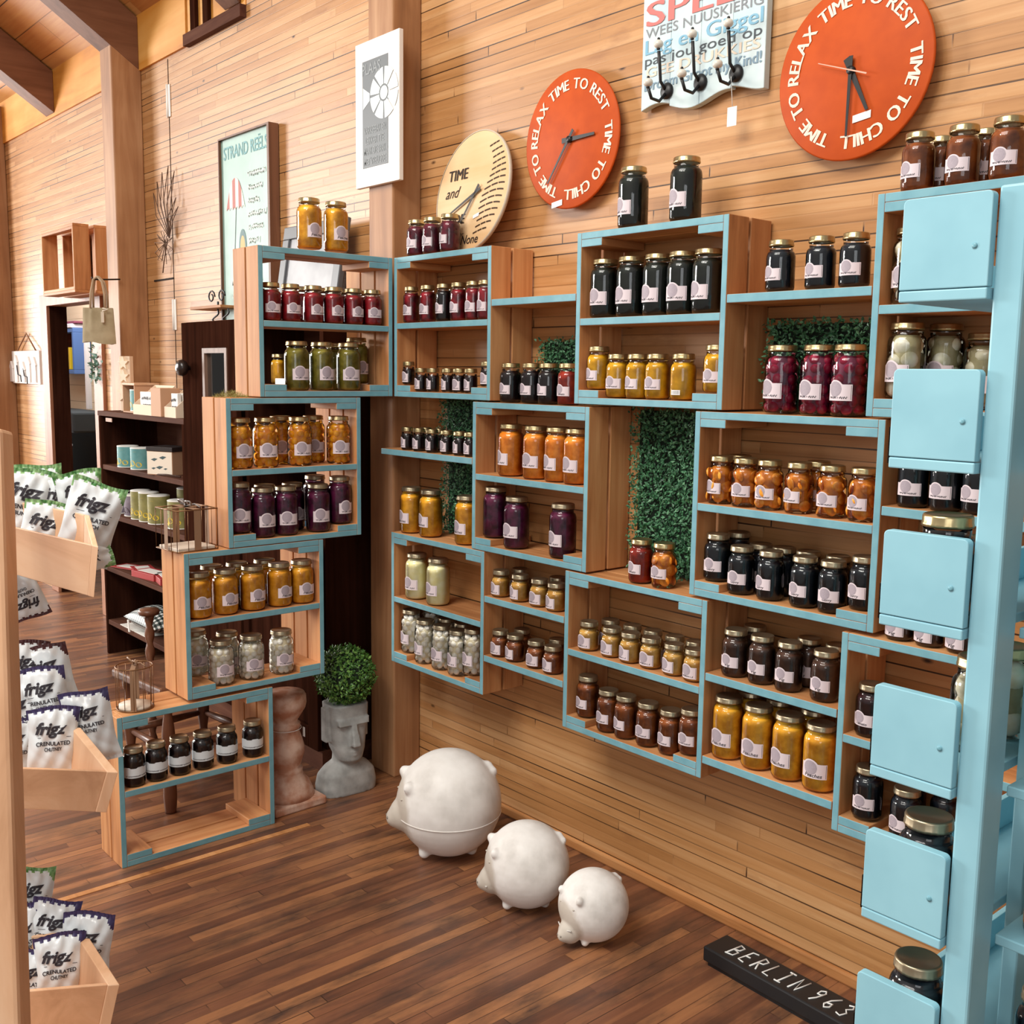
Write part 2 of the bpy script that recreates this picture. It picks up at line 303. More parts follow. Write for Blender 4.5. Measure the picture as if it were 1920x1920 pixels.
# ------------------------------------------------------------------ crates
W, H, DP, T = .5, .452, .165, .016
def crate(label, x0, z0, group, rotz=0, loc=None, w=W, deep=False, h=H, shelf=None):
    t = thing('wooden_crate', label, 'crate', loc or (x0, 2.001, z0), (0, 0, rotz), group)
    fy = 0; g = DP*.49
    def board(name, boxes, mi=0, bev=.0018):
        b = MB()
        for bx in boxes: b.box(*bx, mi=0, front=1 if abs(bx[2]) < 1e-6 else None)
        b.build(name, [CRW[mi], PAINT], t, bev)
    board('top_board', [(T, w-T, 0, g, h-T-.002, h), (T, w-T, g+.006, DP, h-T-.002, h)])
    board('bottom_board', [(T, w-T, 0, g, 0, T+.002), (T, w-T, g+.006, DP, 0, T+.002)])
    for s in (0, 1):
        a, b_ = (0, T) if s == 0 else (w-T, w)
        bx = [(a, b_, 0, g-.004, 0, h), (a, b_, g+.005, DP, 0, h)]
        if deep and s: bx.append((a, b_, DP+.008, DP+.095, 0, h-.004))
        board('side_board', bx, 2)
    cw, ct = .075, .02
    for zc in (T+.002, h-T-.002-ct):
        for xc in (T, w-T-cw): board('corner_block', [(xc, xc+cw, 0, DP, zc, zc+ct)], 1)
    if shelf: board('shelf', [(T, w-T, 0, DP, shelf-.019, shelf)])
    return t
CG = 'blue fronted crates on the boarded wall'; DG = 'stepped stack of blue fronted crates'
crate('blue fronted crate in the top corner below the round wooden clock', -2.914, 1.369, CG, shelf=.240)
crate('blue fronted crate with tall dark green jars, two more on top', -2.055, 1.371, CG, shelf=.228)
crate('blue fronted crate holding pickled onions behind the blue rack', -1.18, 1.371, CG, shelf=.229)
crate('blue fronted crate with orange preserves over three beetroot jars', -2.495, .912, CG, shelf=.234)
crate('blue fronted crate with citrus slices above dark curry jars', -1.633, .914, CG, shelf=.230)
crate('blue fronted crate in the lowest corner with cream and white onion jars', -2.933, .458, CG, shelf=.231)
crate('blue fronted crate with squat tan jars above brown ones', -2.075, .455, CG, shelf=.232)
crate('blue fronted low crate partly behind the blue rack with tomato jar', -1.206, .452, CG, shelf=.226)
crate('topmost stepped crate with ruby red above olive green jars', 0, 0, DG, pi/2, (-2.921, 1.515, 1.369), .485, True, shelf=.231)
crate('second stepped crate down with yellow globes above purple beetroot', 0, 0, DG, pi/2, (-2.921, 1.402, .913), .472, True, .453, .237)
crate('third stepped crate down with peaches above white onions', 0, 0, DG, pi/2, (-2.921, 1.259, .465), .47, True, .446, .239)
crate('lowest stepped crate on the floor with dark jam jars', 0, 0, DG, pi/2, (-2.921, 1.046, 0), .494, True, .455, .231)
def gapshelf(label, x0, x1, z): 
    b = MB().box(x0+.002, x1-.002, 2.001, 2.001+DP, z-.02, z, front=1)
    tag(b.build('shelf_board', [CRW[0], PAINT], None, .0018), label, 'shelf', 'blue edged shelf boards between wall crates')
gapshelf('empty blue edged shelf between the clock crate and dark green crate', -2.414, -2.055, 1.666)
gapshelf('blue edged shelf carrying three dark jars below the hook board', -1.555, -1.18, 1.640)
gapshelf('blue edged shelf with small jam jars against the corner post', -2.995, -2.495, 1.192)
gapshelf('blue edged shelf of dark jars seen behind the blue rack', -1.133, -.72, 1.187)
gapshelf('upper blue edged shelf of squat jars beside the white onion crate', -2.433, -2.075, .774)
gapshelf('lower blue edged shelf of squat jars beside the white onion crate', -2.433, -2.075, .587)
gapshelf('blue edged shelf with dark fig jam below the curry jars', -1.575, -1.206, .728)
gapshelf('blue edged shelf with big yellow peach jars nearest the floor', -1.575, -1.206, .516)

# ------------------------------------------------------------------ boxwood
def leaf(mb, p, nrm, size, mi=0):
    n = Vector(nrm).normalized(); u = n.orthogonal().normalized(); u = (Matrix.Rotation(random.uniform(0, 6.28), 3, n) @ u)
    u = (u+n*random.uniform(-.2, .9)).normalized(); w_ = n.cross(u).normalized(); p = Vector(p); s = size*random.uniform(.7, 1.25); up = u.cross(w_)*.12*s
    mb.add([p, p+u*s*.5+w_*s*.3-up, p+u*s, p+u*s*.5-w_*s*.3-up], [(0, 1, 2), (0, 2, 3)], mi)
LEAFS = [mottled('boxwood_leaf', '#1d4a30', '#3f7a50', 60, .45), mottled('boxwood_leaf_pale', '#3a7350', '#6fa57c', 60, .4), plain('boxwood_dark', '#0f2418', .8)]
def boxwood(label, x0, x1, z0, z1, y0=2.125, cut=None):
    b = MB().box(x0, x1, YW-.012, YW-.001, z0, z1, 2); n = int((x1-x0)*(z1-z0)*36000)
    for i in range(n):
        x, z = random.uniform(x0-.008, x1+.006), random.uniform(z0, z1+.008); y = random.uniform(y0, YW-.014)
        leaf(b, (x, y, z), (random.gauss(0, .5), -1, random.gauss(.25, .5)), .0115, 1 if random.random() < .35 else 0)
    return tag(b.build('boxwood_panel', LEAFS), label, 'artificial greenery', 'boxwood panels behind the crates')
boxwood('short leafy green panel on the wall behind four dark jam jars', -2.35, -2.062, 1.37, 1.545)
boxwood('leafy green panel on the wall behind three beetroot jars', -1.53, -1.19, 1.372, 1.575)
boxwood('large leafy green panel between orange preserves and citrus crates', -1.955, -1.64, .912, 1.355)
boxwood('narrow leafy green panel in the corner beside the orange preserves', -2.82, -2.502, .912, 1.165)
boxwood('narrow leafy green panel above the small jam jars by the corner', -2.83, -2.502, 1.2, 1.362)
# ------------------------------------------------------------------ jars
DIM = {'L': (.155, .039), 'B': (.14, .0395), 'M': (.116, .0325), 'N': (.118, .027), 'S': (.076, .021), 'Q': (.082, .030), 'K': (.148, .0355)}
MC = {}
def once(key, fn):
    if key not in MC: MC[key] = fn()
    return MC[key]
def prof(H_, R, e=0):
    hl = .0135; hs = H_-hl; rn = R*.80 if R > .024 else R*.88; R -= e; rn -= e; z0 = .0015+e; sh = R*.62
    p = [(R*.84, z0), (R*.94, z0+.0025), (R, z0+.009)]
    zb = hs-sh-.008
    p += [(R, zb*.5), (R, zb)]
    for i in range(1, 6): a = i/5*pi/2; p.append((rn+(R-rn)*cos(a), zb+sh*.8*sin(a)))
    p += [(rn, hs-.003)]
    return p
def glass_mesh(c):
    Hh, R = DIM[c]; return MB().lathe(prof(Hh, R), n=36, cap=False).lathe([(0, .0015), (R*.84, .0015)], n=36, cap=False).mesh('glass_body', GLASS)
def lid_mesh(c, mat):
    Hh, R = DIM[c]; r = R*.84 if R > .024 else R*.93; z = Hh-.0145
    rf = lambda a, zz: 1+.012*sin(a*24)*(1 if zz < Hh-.003 else 0)
    p = [(r*.97, z), (r*1.02, z+.001), (r*1.02, z+.004), (r, z+.005), (r, Hh-.003), (r*.97, Hh-.0008), (r*.9, Hh), (r*.86, Hh-.0012), (0, Hh-.0012)]
    return MB().lathe(p, n=72, cap=False, rf=rf).mesh('lid', mat)
def fill_mesh(c, kind, mats, seed):
    Hh, R = DIM[c]; rnd = random.Random(seed); b = MB(); e = .0016
    if kind == 'plain':
        p = prof(Hh, R, e); top = p[-1]; p = p[:-1]+[(top[0], top[1]-.006), (0, top[1]-.006)]
        b.lathe([(0, p[0][1])]+p, n=32, cap=False)
    else:
        # liquid core and individual fruit pressed against the glass
        p = prof(Hh, R, R*.28); p = p[:-1]+[(p[-1][0], p[-1][1]-.012), (0, p[-1][1]-.012)]
        b.lathe([(0, p[0][1])]+p, n=24, cap=False, mi=1)
        big = {'globes': .0125, 'onions': .0105, 'bigonions': .019, 'slices': .0155}[kind]; ztop = Hh-.0145-big*.75
        z = .003+big*.9; row = 0
        while z < ztop:
            rr = R-e-big*(.98 if kind != 'slices' else .42); zs = Hh-.0135-R*.62-.008
            if z > zs: rr *= .86
            n = max(2, int(2*pi*rr/(big*2.02))) if kind != 'bigonions' else 3
            for i in range(n):
                a = 2*pi*(i+.5*(row % 2)+rnd.uniform(-.18, .18))/n; q = big*rnd.uniform(.86, 1.05); zz = z+rnd.uniform(-.25, .25)*big
                if kind == 'slices':
                    tl = Matrix.Rotation(a, 3, 'Z') @ Matrix.Rotation(rnd.uniform(-.5, .5), 3, 'Y') @ Matrix.Rotation(rnd.uniform(-.6, .6), 3, 'Z')
                    b.ball((rr*cos(a), rr*sin(a), max(zz, .004+q)), q, 0, 14, (.34, 1, 1), tl)
                else:
                    rk = min(rr, R-e-q*.98); b.ball((rk*cos(a), rk*sin(a), max(zz, .003+q*.95)), q, 0, 14, (1, 1, rnd.uniform(.9, 1.08)))
            z += big*(1.72 if kind != 'bigonions' else 1.6); row += 1
    return b.mesh('contents', mats)
def label_mesh(c, text, band=False):
    Hh, R = DIM[c]; r = R+.0005; b = MB(); w_ = R*1.62; h = Hh*.225 if c not in 'SQ' else Hh*.36; z0 = Hh*(.22 if c not in 'SQ' else .12); cr = h*.60; cu = -w_*.12 if not band else 0; cz = h*.92
    if band: w_ = R*3.6; h = Hh*.25; z0 = Hh*.26
    wr = lambda u, v, e=0: ((r+e)*sin(u/r), -(r+e)*cos(u/r), z0+v)
    n = 30; vs = []
    for i in range(n+1):
        u = -w_/2+w_*i/n; d = abs(u-cu); t = h
        if not band and d < cr: t = max(h, cz-h*.25+math.sqrt(cr*cr-d*d))
        if band: t = h*(1+.10*(abs(((u/w_)*6) % 2-1) > .5))
        vs += [wr(u, 0), wr(u, t)]
    b.add(vs, [(2*i, 2*i+2, 2*i+3, 2*i+1) for i in range(n)], 0, True)
    if not band:
        m = 20; er = cr*.78; vs = [wr(cu, cz-h*.25+er*.1, .0003)]+[wr(cu+er*cos(2*pi*k/m), cz-h*.25+er*.1+er*sin(2*pi*k/m), .0003) for k in range(m)]
        vs = []; cc = cz-h*.25+er*.1
        for k in range(m+1): u = -er+2*er*k/m; q = math.sqrt(max(0, er*er-u*u)); vs += [wr(cu+u, cc-q, .0004), wr(cu+u, cc+q, .0004)]
        b.add(vs, [(2*k, 2*k+2, 2*k+3, 2*k+1) for k in range(m)], 1, True)
        m = 3; vs = [wr(cu-er*.35, cz-h*.25-er*.8, .0003), wr(cu+er*.35, cz-h*.25-er*.8, .0003), wr(cu, cz-h*.25-er*1.22, .0003)]; b.add(vs, [(0, 2, 1)], 1)
        for u in (w_/2-R*.06, ): b.add([wr(u-.0004, h*.06, .0003), wr(u+.0004, h*.06, .0003), wr(u+.0004, h*.94, .0003), wr(u-.0004, h*.94, .0003)], [(0, 1, 2, 3)], 2)
    if text == '~': scribble(b, -w_*.36, w_*.34, h*.10, h*.2, lambda x, y: wr(x, y, .0004), 2, len(c)*7)
    elif text: write(b, text, h*.34, lambda x, y: wr(x, y, .0004), 2, x=0, y=h*.10, shear=.25, bold=.012, fit=min(w_*.8, len(text)*h*.17))
    return b.mesh('label_sticker', [PAPER if not band else plain('label_white', '#d5dde2', .5), EMBLEM, INK])
def liq(name, a, b_, sc=45, rough=.55): return mottled('fill_'+name, a, b_, sc, rough, coat=.0, spec=.3)
KIND = {
 'peach':   ('yellow peach jar', 'plain', [liq('peach', '#d99812', '#fcc436')], 'Peaches'),
 'jelly':   ('ruby red jar', 'plain', [liq('jelly', '#7c0e1a', '#b41e2c')], '~'),
 'fig':     ('olive green jar', 'plain', [liq('greenfig', '#746a1c', '#a0943a')], '~'),
 'kumquat': ('yellow globe fruit jar', 'globes', [liq('kumquat', '#ee9e10', '#ffc030', 60, .35), liq('syrup', '#c8740e', '#e6a028')], '~'),
 'beet':    ('purple beetroot jar', 'plain', [liq('beet', '#42082a', '#741a4c')], '~'),
 'cling':   ('orange peach jar', 'plain', [liq('cling', '#dc960e', '#fec138')], 'Peaches'),
 'onion':   ('white onion jar', 'onions', [liq('onion', '#f4eee0', '#fffdf6', 50, .4), liq('brine', '#d2c6a4', '#e4dabc')], '~'),
 'jam':     ('dark jam jar', 'plain', [liq('jam', '#0d0407', '#220a0c')], '~'),
 'plum':    ('plum red jar', 'plain', [liq('plum', '#4a0e22', '#801634')], '~'),
 'cherry':  ('slim red jar', 'plain', [liq('cherry', '#5a0a18', '#a81a2c')], '~'),
 'jamlet':  ('small jam jar', 'plain', [liq('jamlet', '#12060a', '#2b0b10')], '~'),
 'apricot': ('bright orange jar', 'plain', [liq('apricot', '#e08412', '#ffac3c')], '~'),
 'cream':   ('cream jar', 'plain', [liq('cream', '#f6edb4', '#fffad6')], '~'),
 'mustard': ('squat tan jar', 'plain', [liq('mustard', '#bd8a36', '#dcb05e')], '~'),
 'pickle':  ('squat amber jar', 'plain', [liq('pickle', '#74381a', '#a8602c')], '~'),
 'darkgreen': ('dark green jar', 'plain', [liq('darkgreen', '#0c120d', '#1d2419')], '~'),
 'gold':    ('golden yellow jar', 'plain', [liq('gold', '#cc980c', '#f0bc20')], '~'),
 'navy':    ('inky dark jar', 'plain', [liq('navy', '#060b14', '#0f1826')], '~'),
 'redbeet': ('crimson beetroot jar', 'globes', [liq('redbeet', '#8a1034', '#b01c46', 50, .4), liq('beetjuice', '#52102e', '#701a3e')], '~'),
 'brown':   ('brown relish jar', 'plain', [liq('brown', '#6e3412', '#a0561e')], '~'),
 'bigonion': ('large pickled onion jar', 'bigonions', [liq('bigonion', '#ece6c6', '#fcf9ea', 40, .35), liq('brine2', '#a39a74', '#bdb48c')], '~'),
 'citrus':  ('orange citrus slice jar', 'slices', [liq('citrus', '#dc7a14', '#fab044', 90, .35), liq('citrussyrup', '#b05e0e', '#d8821c')], '~'),
 'curry':   ('inky curry jar', 'plain', [liq('curry', '#050a12', '#0c1622')], 'Curry'),
 'red':     ('red tomato jam jar', 'plain', [liq('red', '#84180c', '#b43214')], 'Tomato'),
 'figjam':  ('brown fig jam jar', 'plain', [liq('figjam', '#3c2318', '#5c3a2a')], 'Fig'),
 'tomato':  ('dark tomato jam jar', 'plain', [liq('tomato', '#20080c', '#38101a')], 'Tomato'),
}
J = {
 'D1T': (1.828, 'L', [1.717, 1.815], [], 'peach', 'on top of the topmost stepped crate'),
 'D1U': (1.600, 'M', [1.575, 1.645, 1.725, 1.798, 1.873, 1.945], [1.72, 1.79, 1.86, 1.93], 'jelly', 'upper bay of topmost stepped crate'),
 'D1L': (1.387, 'L', [1.667, 1.758, 1.857], [1.86, 1.94], 'fig', 'lower bay of topmost stepped crate'),
 'D2U': (1.150, 'L', [1.467, 1.554, 1.673, 1.817], [1.651, 1.77], 'kumquat', 'upper bay of second stepped crate'),
 'D2L': (.932, 'L', [1.460, 1.541, 1.621, 1.739, 1.82], [1.59, 1.69, 1.775], 'beet', 'lower bay of second stepped crate'),
 'D3U': (.704, 'B', [1.321, 1.409, 1.501, 1.594, 1.674], [1.404, 1.49, 1.586], 'cling', 'upper bay of third stepped crate'),
 'D3L': (.484, 'B', [1.388, 1.492, 1.597], [1.345, 1.45], 'onion', 'lower bay of third stepped crate'),
 'D4U': (.231, 'M', [1.105, 1.173, 1.246, 1.32, 1.4, 1.488], [], 'jam', 'shelf of the lowest stepped crate'),
 'W1T': (1.8225, 'M', [-2.844, -2.76, -2.665], [], 'plum', 'on top of crate below wooden clock'),
 'W1U': (1.609, 'N', [-2.864, -2.772, -2.688, -2.613, -2.538, -2.479], [], 'cherry', 'upper bay of clock crate'),
 'W1L': (1.3875, 'S', [-2.80, -2.735, -2.659, -2.599, -2.542], [], 'jamlet', 'lower bay of clock crate'),
 'G0U': (1.192, 'S', [-2.877, -2.811, -2.739, -2.663, -2.596, -2.54], [-2.836, -2.762], 'jamlet', 'shelf with two green panels'),
 'G0L': (.911, 'L', [-2.882, -2.771, -2.578], [], 'peach', 'on top of lowest corner crate'),
 'W2U': (1.146, 'L', [-2.368, -2.257, -2.165, -2.085], [], 'apricot', 'upper bay of crate above squat jars'),
 'W2L': (.931, 'L', [-2.438, -2.338, -2.138], [], 'beet', 'lower bay of bright orange crate'),
 'W4U': (.689, 'L', [-2.847, -2.726], [], 'cream', 'upper bay of lowest corner crate'),
 'W4L': (.477, 'K', [-2.875, -2.795, -2.7, -2.612, -2.532], [-2.86, -2.77, -2.68], 'onion', 'lower bay of lowest corner crate'),
 'G3U': (.774, 'Q', [-2.395, -2.308, -2.222, -2.148], [-2.381, -2.211], 'mustard', 'upper shelf beside white onion crate'),
 'G3L': (.587, 'Q', [-2.395, -2.324, -2.232, -2.157], [-2.365, -2.208], 'pickle', 'lower shelf beside white onion crate'),
 'G1L': (1.3645, 'M', [-2.366, -2.272, -2.199], [-2.308], 'jam', 'before short green panel'),
 'C3T': (1.823, 'L', [-1.901, -1.725], [], 'darkgreen', 'on top of the dark green crate'),
 'C3U': (1.599, 'L', [-1.995, -1.899, -1.808, -1.727, -1.647], [], 'darkgreen', 'upper bay below the hook board'),
 'C3L': (1.389, 'M', [-2.004, -1.936, -1.861, -1.794, -1.71, -1.606], [-1.93], 'gold', 'lower bay of dark green crate'),
 'G2U': (1.640, 'M', [-1.435, -1.333, -1.249], [], 'navy', 'shelf below second orange clock'),
 'G2L': (1.3675, 'L', [-1.425, -1.329, -1.25], [], 'redbeet', 'before wide green panel'),
 'TRT': (1.823, 'M', [-1.117, -1.027, -.939], [-1.106, -1.014], 'brown', 'on top of onion crate behind blue rack'),
 'TRU': (1.600, 'L', [-1.122], [], 'bigonion', 'upper bay of crate behind blue rack'),
 'TRL': (1.389, 'L', [-1.122], [-1.08, -.997], 'bigonion', 'lower bay of crate behind blue rack'),
 'L3U': (1.144, 'M', [-1.58, -1.507, -1.439, -1.36, -1.274, -1.198], [-1.576, -1.355], 'citrus', 'upper bay of citrus crate'),
 'L3L': (.933, 'M', [-1.582, -1.509, -1.425, -1.332, -1.26, -1.184], [-1.571, -1.503, -1.436, -1.37, -1.29], 'curry', 'lower bay of citrus crate'),
 'LU': (.687, 'Q', [-2.013, -1.926, -1.855, -1.784, -1.704, -1.636], [-1.992, -1.91, -1.835, -1.758, -1.687], 'mustard', 'upper bay of crate above the pigs'),
 'LL': (.475, 'M', [-2.016, -1.934, -1.867, -1.789, -1.711, -1.641], [], 'brown', 'lower bay of crate above the pigs'),
 'G4U': (.728, 'M', [-1.515, -1.438, -1.362, -1.266], [-1.51, -1.355, -1.278], 'figjam', 'shelf above big peach jars'),
 'G4L': (.516, 'L', [-1.532, -1.443, -1.356, -1.271], [-1.525, -1.44, -1.341], 'peach', 'shelf nearest the floor'),
 'RU': (.678, 'M', [-1.150], [], 'tomato', 'upper bay of low crate behind blue rack'),
 'RL': (.472, 'M', [-1.145, -1.054], [-1.09, -1.0], 'navy', 'lower bay of low crate behind blue rack'),
 'G5U': (1.187, 'M', [-1.085, -1.014, -.947], [], 'navy', 'shelf behind the blue rack'),
 'RT': (.9055, 'Q', [-1.093, -1.027, -.96], [], 'figjam', 'on top of low crate behind blue rack'),
}
ORD = 'first second third fourth fifth sixth seventh'.split()
def make_jar(kind, c, lab, grp, loc, yawl, seed, text=True, lid=LID, band=False, back=False):
    noun, fk, mats, tx = KIND[kind]
    t = thing('preserve_jar', lab, 'jar', loc, (0, 0, yawl), grp)
    put('glass_body', once(('g', c), lambda: glass_mesh(c)), t)
    put('contents', once(('f', c, kind, seed % 3), lambda: fill_mesh(c, fk, mats, seed % 3+len(kind))), t, rot=(0, 0, -yawl+seed*1.3))
    put('lid', once(('l', c, lid.name), lambda: lid_mesh(c, lid)), t)
    if text: put('label_sticker', once(('t', c, tx, band), lambda: label_mesh(c, tx if not back else '', band)), t)
    return t
ENDS = {'D1L': (1.515, 2.0), 'D2L': (1.402, 1.874), 'D3L': (1.259, 1.729), 'W2L': (-2.495, -1.995), 'W4L': (-2.933, -2.433), 'C3L': (-2.055, -1.555), 'TRL': (-1.18, -.68), 'L3L': (-1.633, -1.133), 'LL': (-2.075, -1.575), 'RL': (-1.206, -.706)}
seed = 0
def place_row(bay, spec):
    global seed
    z, c, fr, bk, kind, phrase = spec; Hh, R = DIM[c]; div = bay[0] == 'D'
    noun = KIND[kind][0]; grp = noun+'s, '+phrase
    for row, vals in (('front', fr), ('back', bk)):
        order = sorted(vals, reverse=div)
        for i, v in enumerate(order):
            seed += 1; off = R+.006 if row == 'front' else 3*R+.009
            off += random.uniform(0, .003)
            if div: loc = (-2.921-off, v, z); yl = pi/2
            else: loc = (v, 2.001+min(off, .165-R-.001+.004), z); yl = 0
            if bay in ENDS:          # jars at the ends stand on the corner blocks
                e0, e1 = ENDS[bay]; cb = .091
                if min(v-e0, e1-v) < cb+R*.45: loc = (loc[0], loc[1], z+.0205)
                elif min(v-e0, e1-v) < cb+R:
                    v2 = e0+cb+R+.001 if v-e0 < e1-v else e1-cb-R-.001
                    loc = (loc[0], v2, z) if div else (v2, loc[1], z)
            if len(order) == 1 and not (fr and bk): lab = f'lone {noun}, {phrase}'
            elif len(order) == 1: lab = f'{noun} alone in {row} row, {phrase}'
            else:
                lab = f'{ORD[i]} {noun} from corner, '+(f'{row} row, ' if bk else '')+phrase
            kd = kind; turned = False
            if bay == 'W1U' and i == 2: kd = 'jam'; lab = 'very dark slim jar among the slim red jars of the clock crate'
            if bay == 'D3L' and row == 'front' and i == 0: lab = 'yellowish onion jar alone at corner end, front row, lower bay of third stepped crate'
            if bay == 'C3L' and row == 'front' and i == 4: turned = True; lab = 'golden yellow jar turned with barcode outward in the dark green crate'
            if bay == 'W2L' and i == 0: turned = True; lab = 'purple beetroot jar with its sticker turned away, beside the crate side board'
            yj = yl+random.uniform(-.22, .22)+(pi*.97 if turned else 0)
            t = make_jar(kd, c, lab, grp, loc, yj, seed, True, LID2 if z < 1.0 else LID, band=(bay == 'D4U'))
            if bay == 'C3L' and turned:
                r = R+.0006; b = MB(); wr = lambda u, q: (-r*sin(u/r), r*cos(u/r), q); n = 8
                b.add([p for k2 in range(n+1) for p in (wr(-.014+.028*k2/n, .014), wr(-.014+.028*k2/n, .026))], [(2*k2, 2*k2+2, 2*k2+3, 2*k2+1) for k2 in range(n)], 0)
                for k2 in range(8): u = -.011+k2*.003; b.add([wr(u, .0155), wr(u+.0012, .0155), wr(u+.0012, .0245), wr(u, .0245)], [(0, 1, 2, 3)], 1)
                b.build('barcode_sticker', [PRICE, INK], t)
for bay, spec in J.items(): place_row(bay, spec)
def one(kind, c, lab, loc, grp, yl=0, **kw):
    global seed; seed += 1; return make_jar(kind, c, lab, grp, loc, yl, seed, **kw)
one('red', 'M', 'red tomato jam jar standing before the large green panel', (-1.831, 2.042, .908), 'jars before the large green panel', -.1)
one('citrus', 'M', 'orange citrus jar standing before the large green panel', (-1.752, 2.042, .908), 'jars before the large green panel', .1)
one('red', 'M', 'reddish jar after the dark jars before the short green panel', (-2.119, 2.042, 1.3645), 'dark jam jars before the short green panel', .05)
one('jamlet', 'S', 'small jam jar raised on the corner block of the clock crate', (-2.872, 2.03, 1.4085), 'small jam jars in the clock crate', .1)
one('jamlet', 'S', 'small jam jar on the far corner block of the clock crate', (-2.462, 2.03, 1.4085), 'small jam jars in the clock crate', .1)
# ------------------------------------------------------------------ wall clocks and signs
ORANGE = mottled('orange_lacquer', '#b5460a', '#bf4d0e', 20, .6, spec=.25)
def orange_clock(label, x, z, mins, hrs, sec=None, stick=None):
    t = thing('wall_clock', label, 'clock', (x, 2.138, z), group='orange relax clocks on the boarded wall')
    MB().lathe([(0, -.003), (.186, -.003), (.19, -.001), (.19, .002), (.186, .004), (0, .004)], n=64, cap=False).build('clock_face', ORANGE, t, rot=(pi/2, 0, 0))
    MB().box(-.03, .03, .004, .034, -.03, .03).build('movement_box', BLACK, t, .003)
    b = MB(); s = 'TIME TO REST  TIME TO CHILL  TIME TO RELAX '; r = .150
    ws = []
    for ch in s: g = glyphs(ch, .041); ws.append(.016 if ch == ' ' else g[2][1]-g[2][0]+.0052)
    tot = sum(ws); a = radians(126)
    for ch, w_ in zip(s, ws):
        da = w_/tot*2*pi; am = a-da/2; a -= da
        if ch == ' ': continue
        ca, sa = cos(am), sin(am)
        [write(b, ch, .041, lambda px, py: ((r+py-.013)*ca+(px+dx_)*sa, -.0052-dz_, (r+py-.013)*sa-(px+dx_)*ca), 0) for dx_, dz_ in ((-.0013, 0), (0, .0002), (.0013, .0004))]
    b.build('lettering', plain('clock_letter', '#f3dcc8', .6), t)
    def hand(nm, ang, l, w_, y, m, tail=.03):
        dx, dz = sin(radians(ang)), cos(radians(ang)); px, pz = dz, -dx; b = MB()
        q = lambda u, v, yy: (dx*u+px*v, yy, dz*u+pz*v)
        b.hexa([q(-tail, -w_*1.2, y), q(-tail, w_*1.2, y), q(-tail, w_*1.2, y-.0012), q(-tail, -w_*1.2, y-.0012), q(l, -w_*.6, y), q(l, w_*.6, y), q(l, w_*.6, y-.0012), q(l, -w_*.6, y-.0012)]); b.build(nm, m, t)
    hand('minute_hand', mins, .14, .004, -.012, BLACK); hand('hour_hand', hrs, .10, .006, -.009, BLACK)
    if sec is not None: hand('second_hand', sec, .085, .0014, -.015, plain('rose_hand', '#d9a892', .4), .045)
    MB().lathe([(0, 0), (.009, 0), (.009, .014), (0, .014)], n=16, cap=False).build('hub', BLACK, t, rot=(pi/2, 0, 0))
    if stick: MB().add([(stick[0]-.022, -.006, stick[1]-.008), (stick[0]+.022, -.006, stick[1]-.002), (stick[0]+.022, -.006, stick[1]+.014), (stick[0]-.022, -.006, stick[1]+.008)], [(0, 1, 2, 3)]).build('price_sticker', PRICE, t)
orange_clock('round orange clock above the wooden clock, with no seconds hand showing', -2.228, 2.110, 217, 89, None, (-.05, -.175))
orange_clock('round orange clock to the side of the hook board, hands near half past five', -1.338, 2.120, 181, 154, 290, (.03, -.105))
t = thing('wooden_clock', 'round pale wooden clock leaning on crate with engraved waves and dark lettering', 'clock', (-2.645, 2.115, 2.013), (radians(-9), 0, radians(-3)))
MB().lathe([(0, -.006), (.186, -.006), (.19, -.004), (.19, .004), (.186, .006), (0, .006)], n=64, cap=False).build('clock_face', wood('clock_maple', '#cda26c', '#dcb688', '#e9caa0', 0, .5, .02, 8), t, rot=(pi/2, 0, 0))
MB().lathe([(.1885, -.0062), (.1915, -.005), (.1915, .006), (.1885, .0062)], n=64, cap=False).build('rim', plain('clock_rim', '#c9bca8', .5), t, rot=(pi/2, 0, 0))
b = MB()
for i in range(15):
    z = .13-i*.019; ph = math.sqrt(max(.0, .175**2-z*z)); l0 = max(ph-.045-.07*math.exp(-((i-9)/5)**2), -.02)
    for sgm in range(3):
        a0 = l0+(ph-l0)*(sgm/3+.0); a1 = l0+(ph-l0)*(sgm/3+.29); n = 6; vs = []
        for k2 in range(n+1):
            x = a0+(a1-a0)*k2/n; zz = z+.012*sin((x-l0)*22); vs += [(x, -.0072, zz-.0022), (x, -.0072, zz+.0022)]
        b.add(vs, [(2*q, 2*q+2, 2*q+3, 2*q+1) for q in range(n)])
b.build('wave_engraving', plain('engraved_brown', '#3a2413', .8), t)
b = MB(); wf = lambda x, y: (x, -.0074, y)
[(write(b, 'TIME', .05, lambda x, y: (x+q_*.0016, -.0074-q_*.0002, y), 0, x=-.085, y=.045), write(b, 'TIDE', .044, lambda x, y: (x+q_*.0016, -.0074-q_*.0002, y), 0, x=-.065, y=-.098)) for q_ in (0, 1, 2)]; write(b, 'and', .05, wf, 0, x=-.1, y=-.01, shear=.4); write(b, 'waits for', .022, wf, 0, x=-.05, y=-.14, shear=.3); write(b, 'None', .04, wf, 0, x=.025, y=-.166, bold=.01, shear=.2)
b.build('lettering', plain('burnt_letter', '#2a1a10', .8), t)
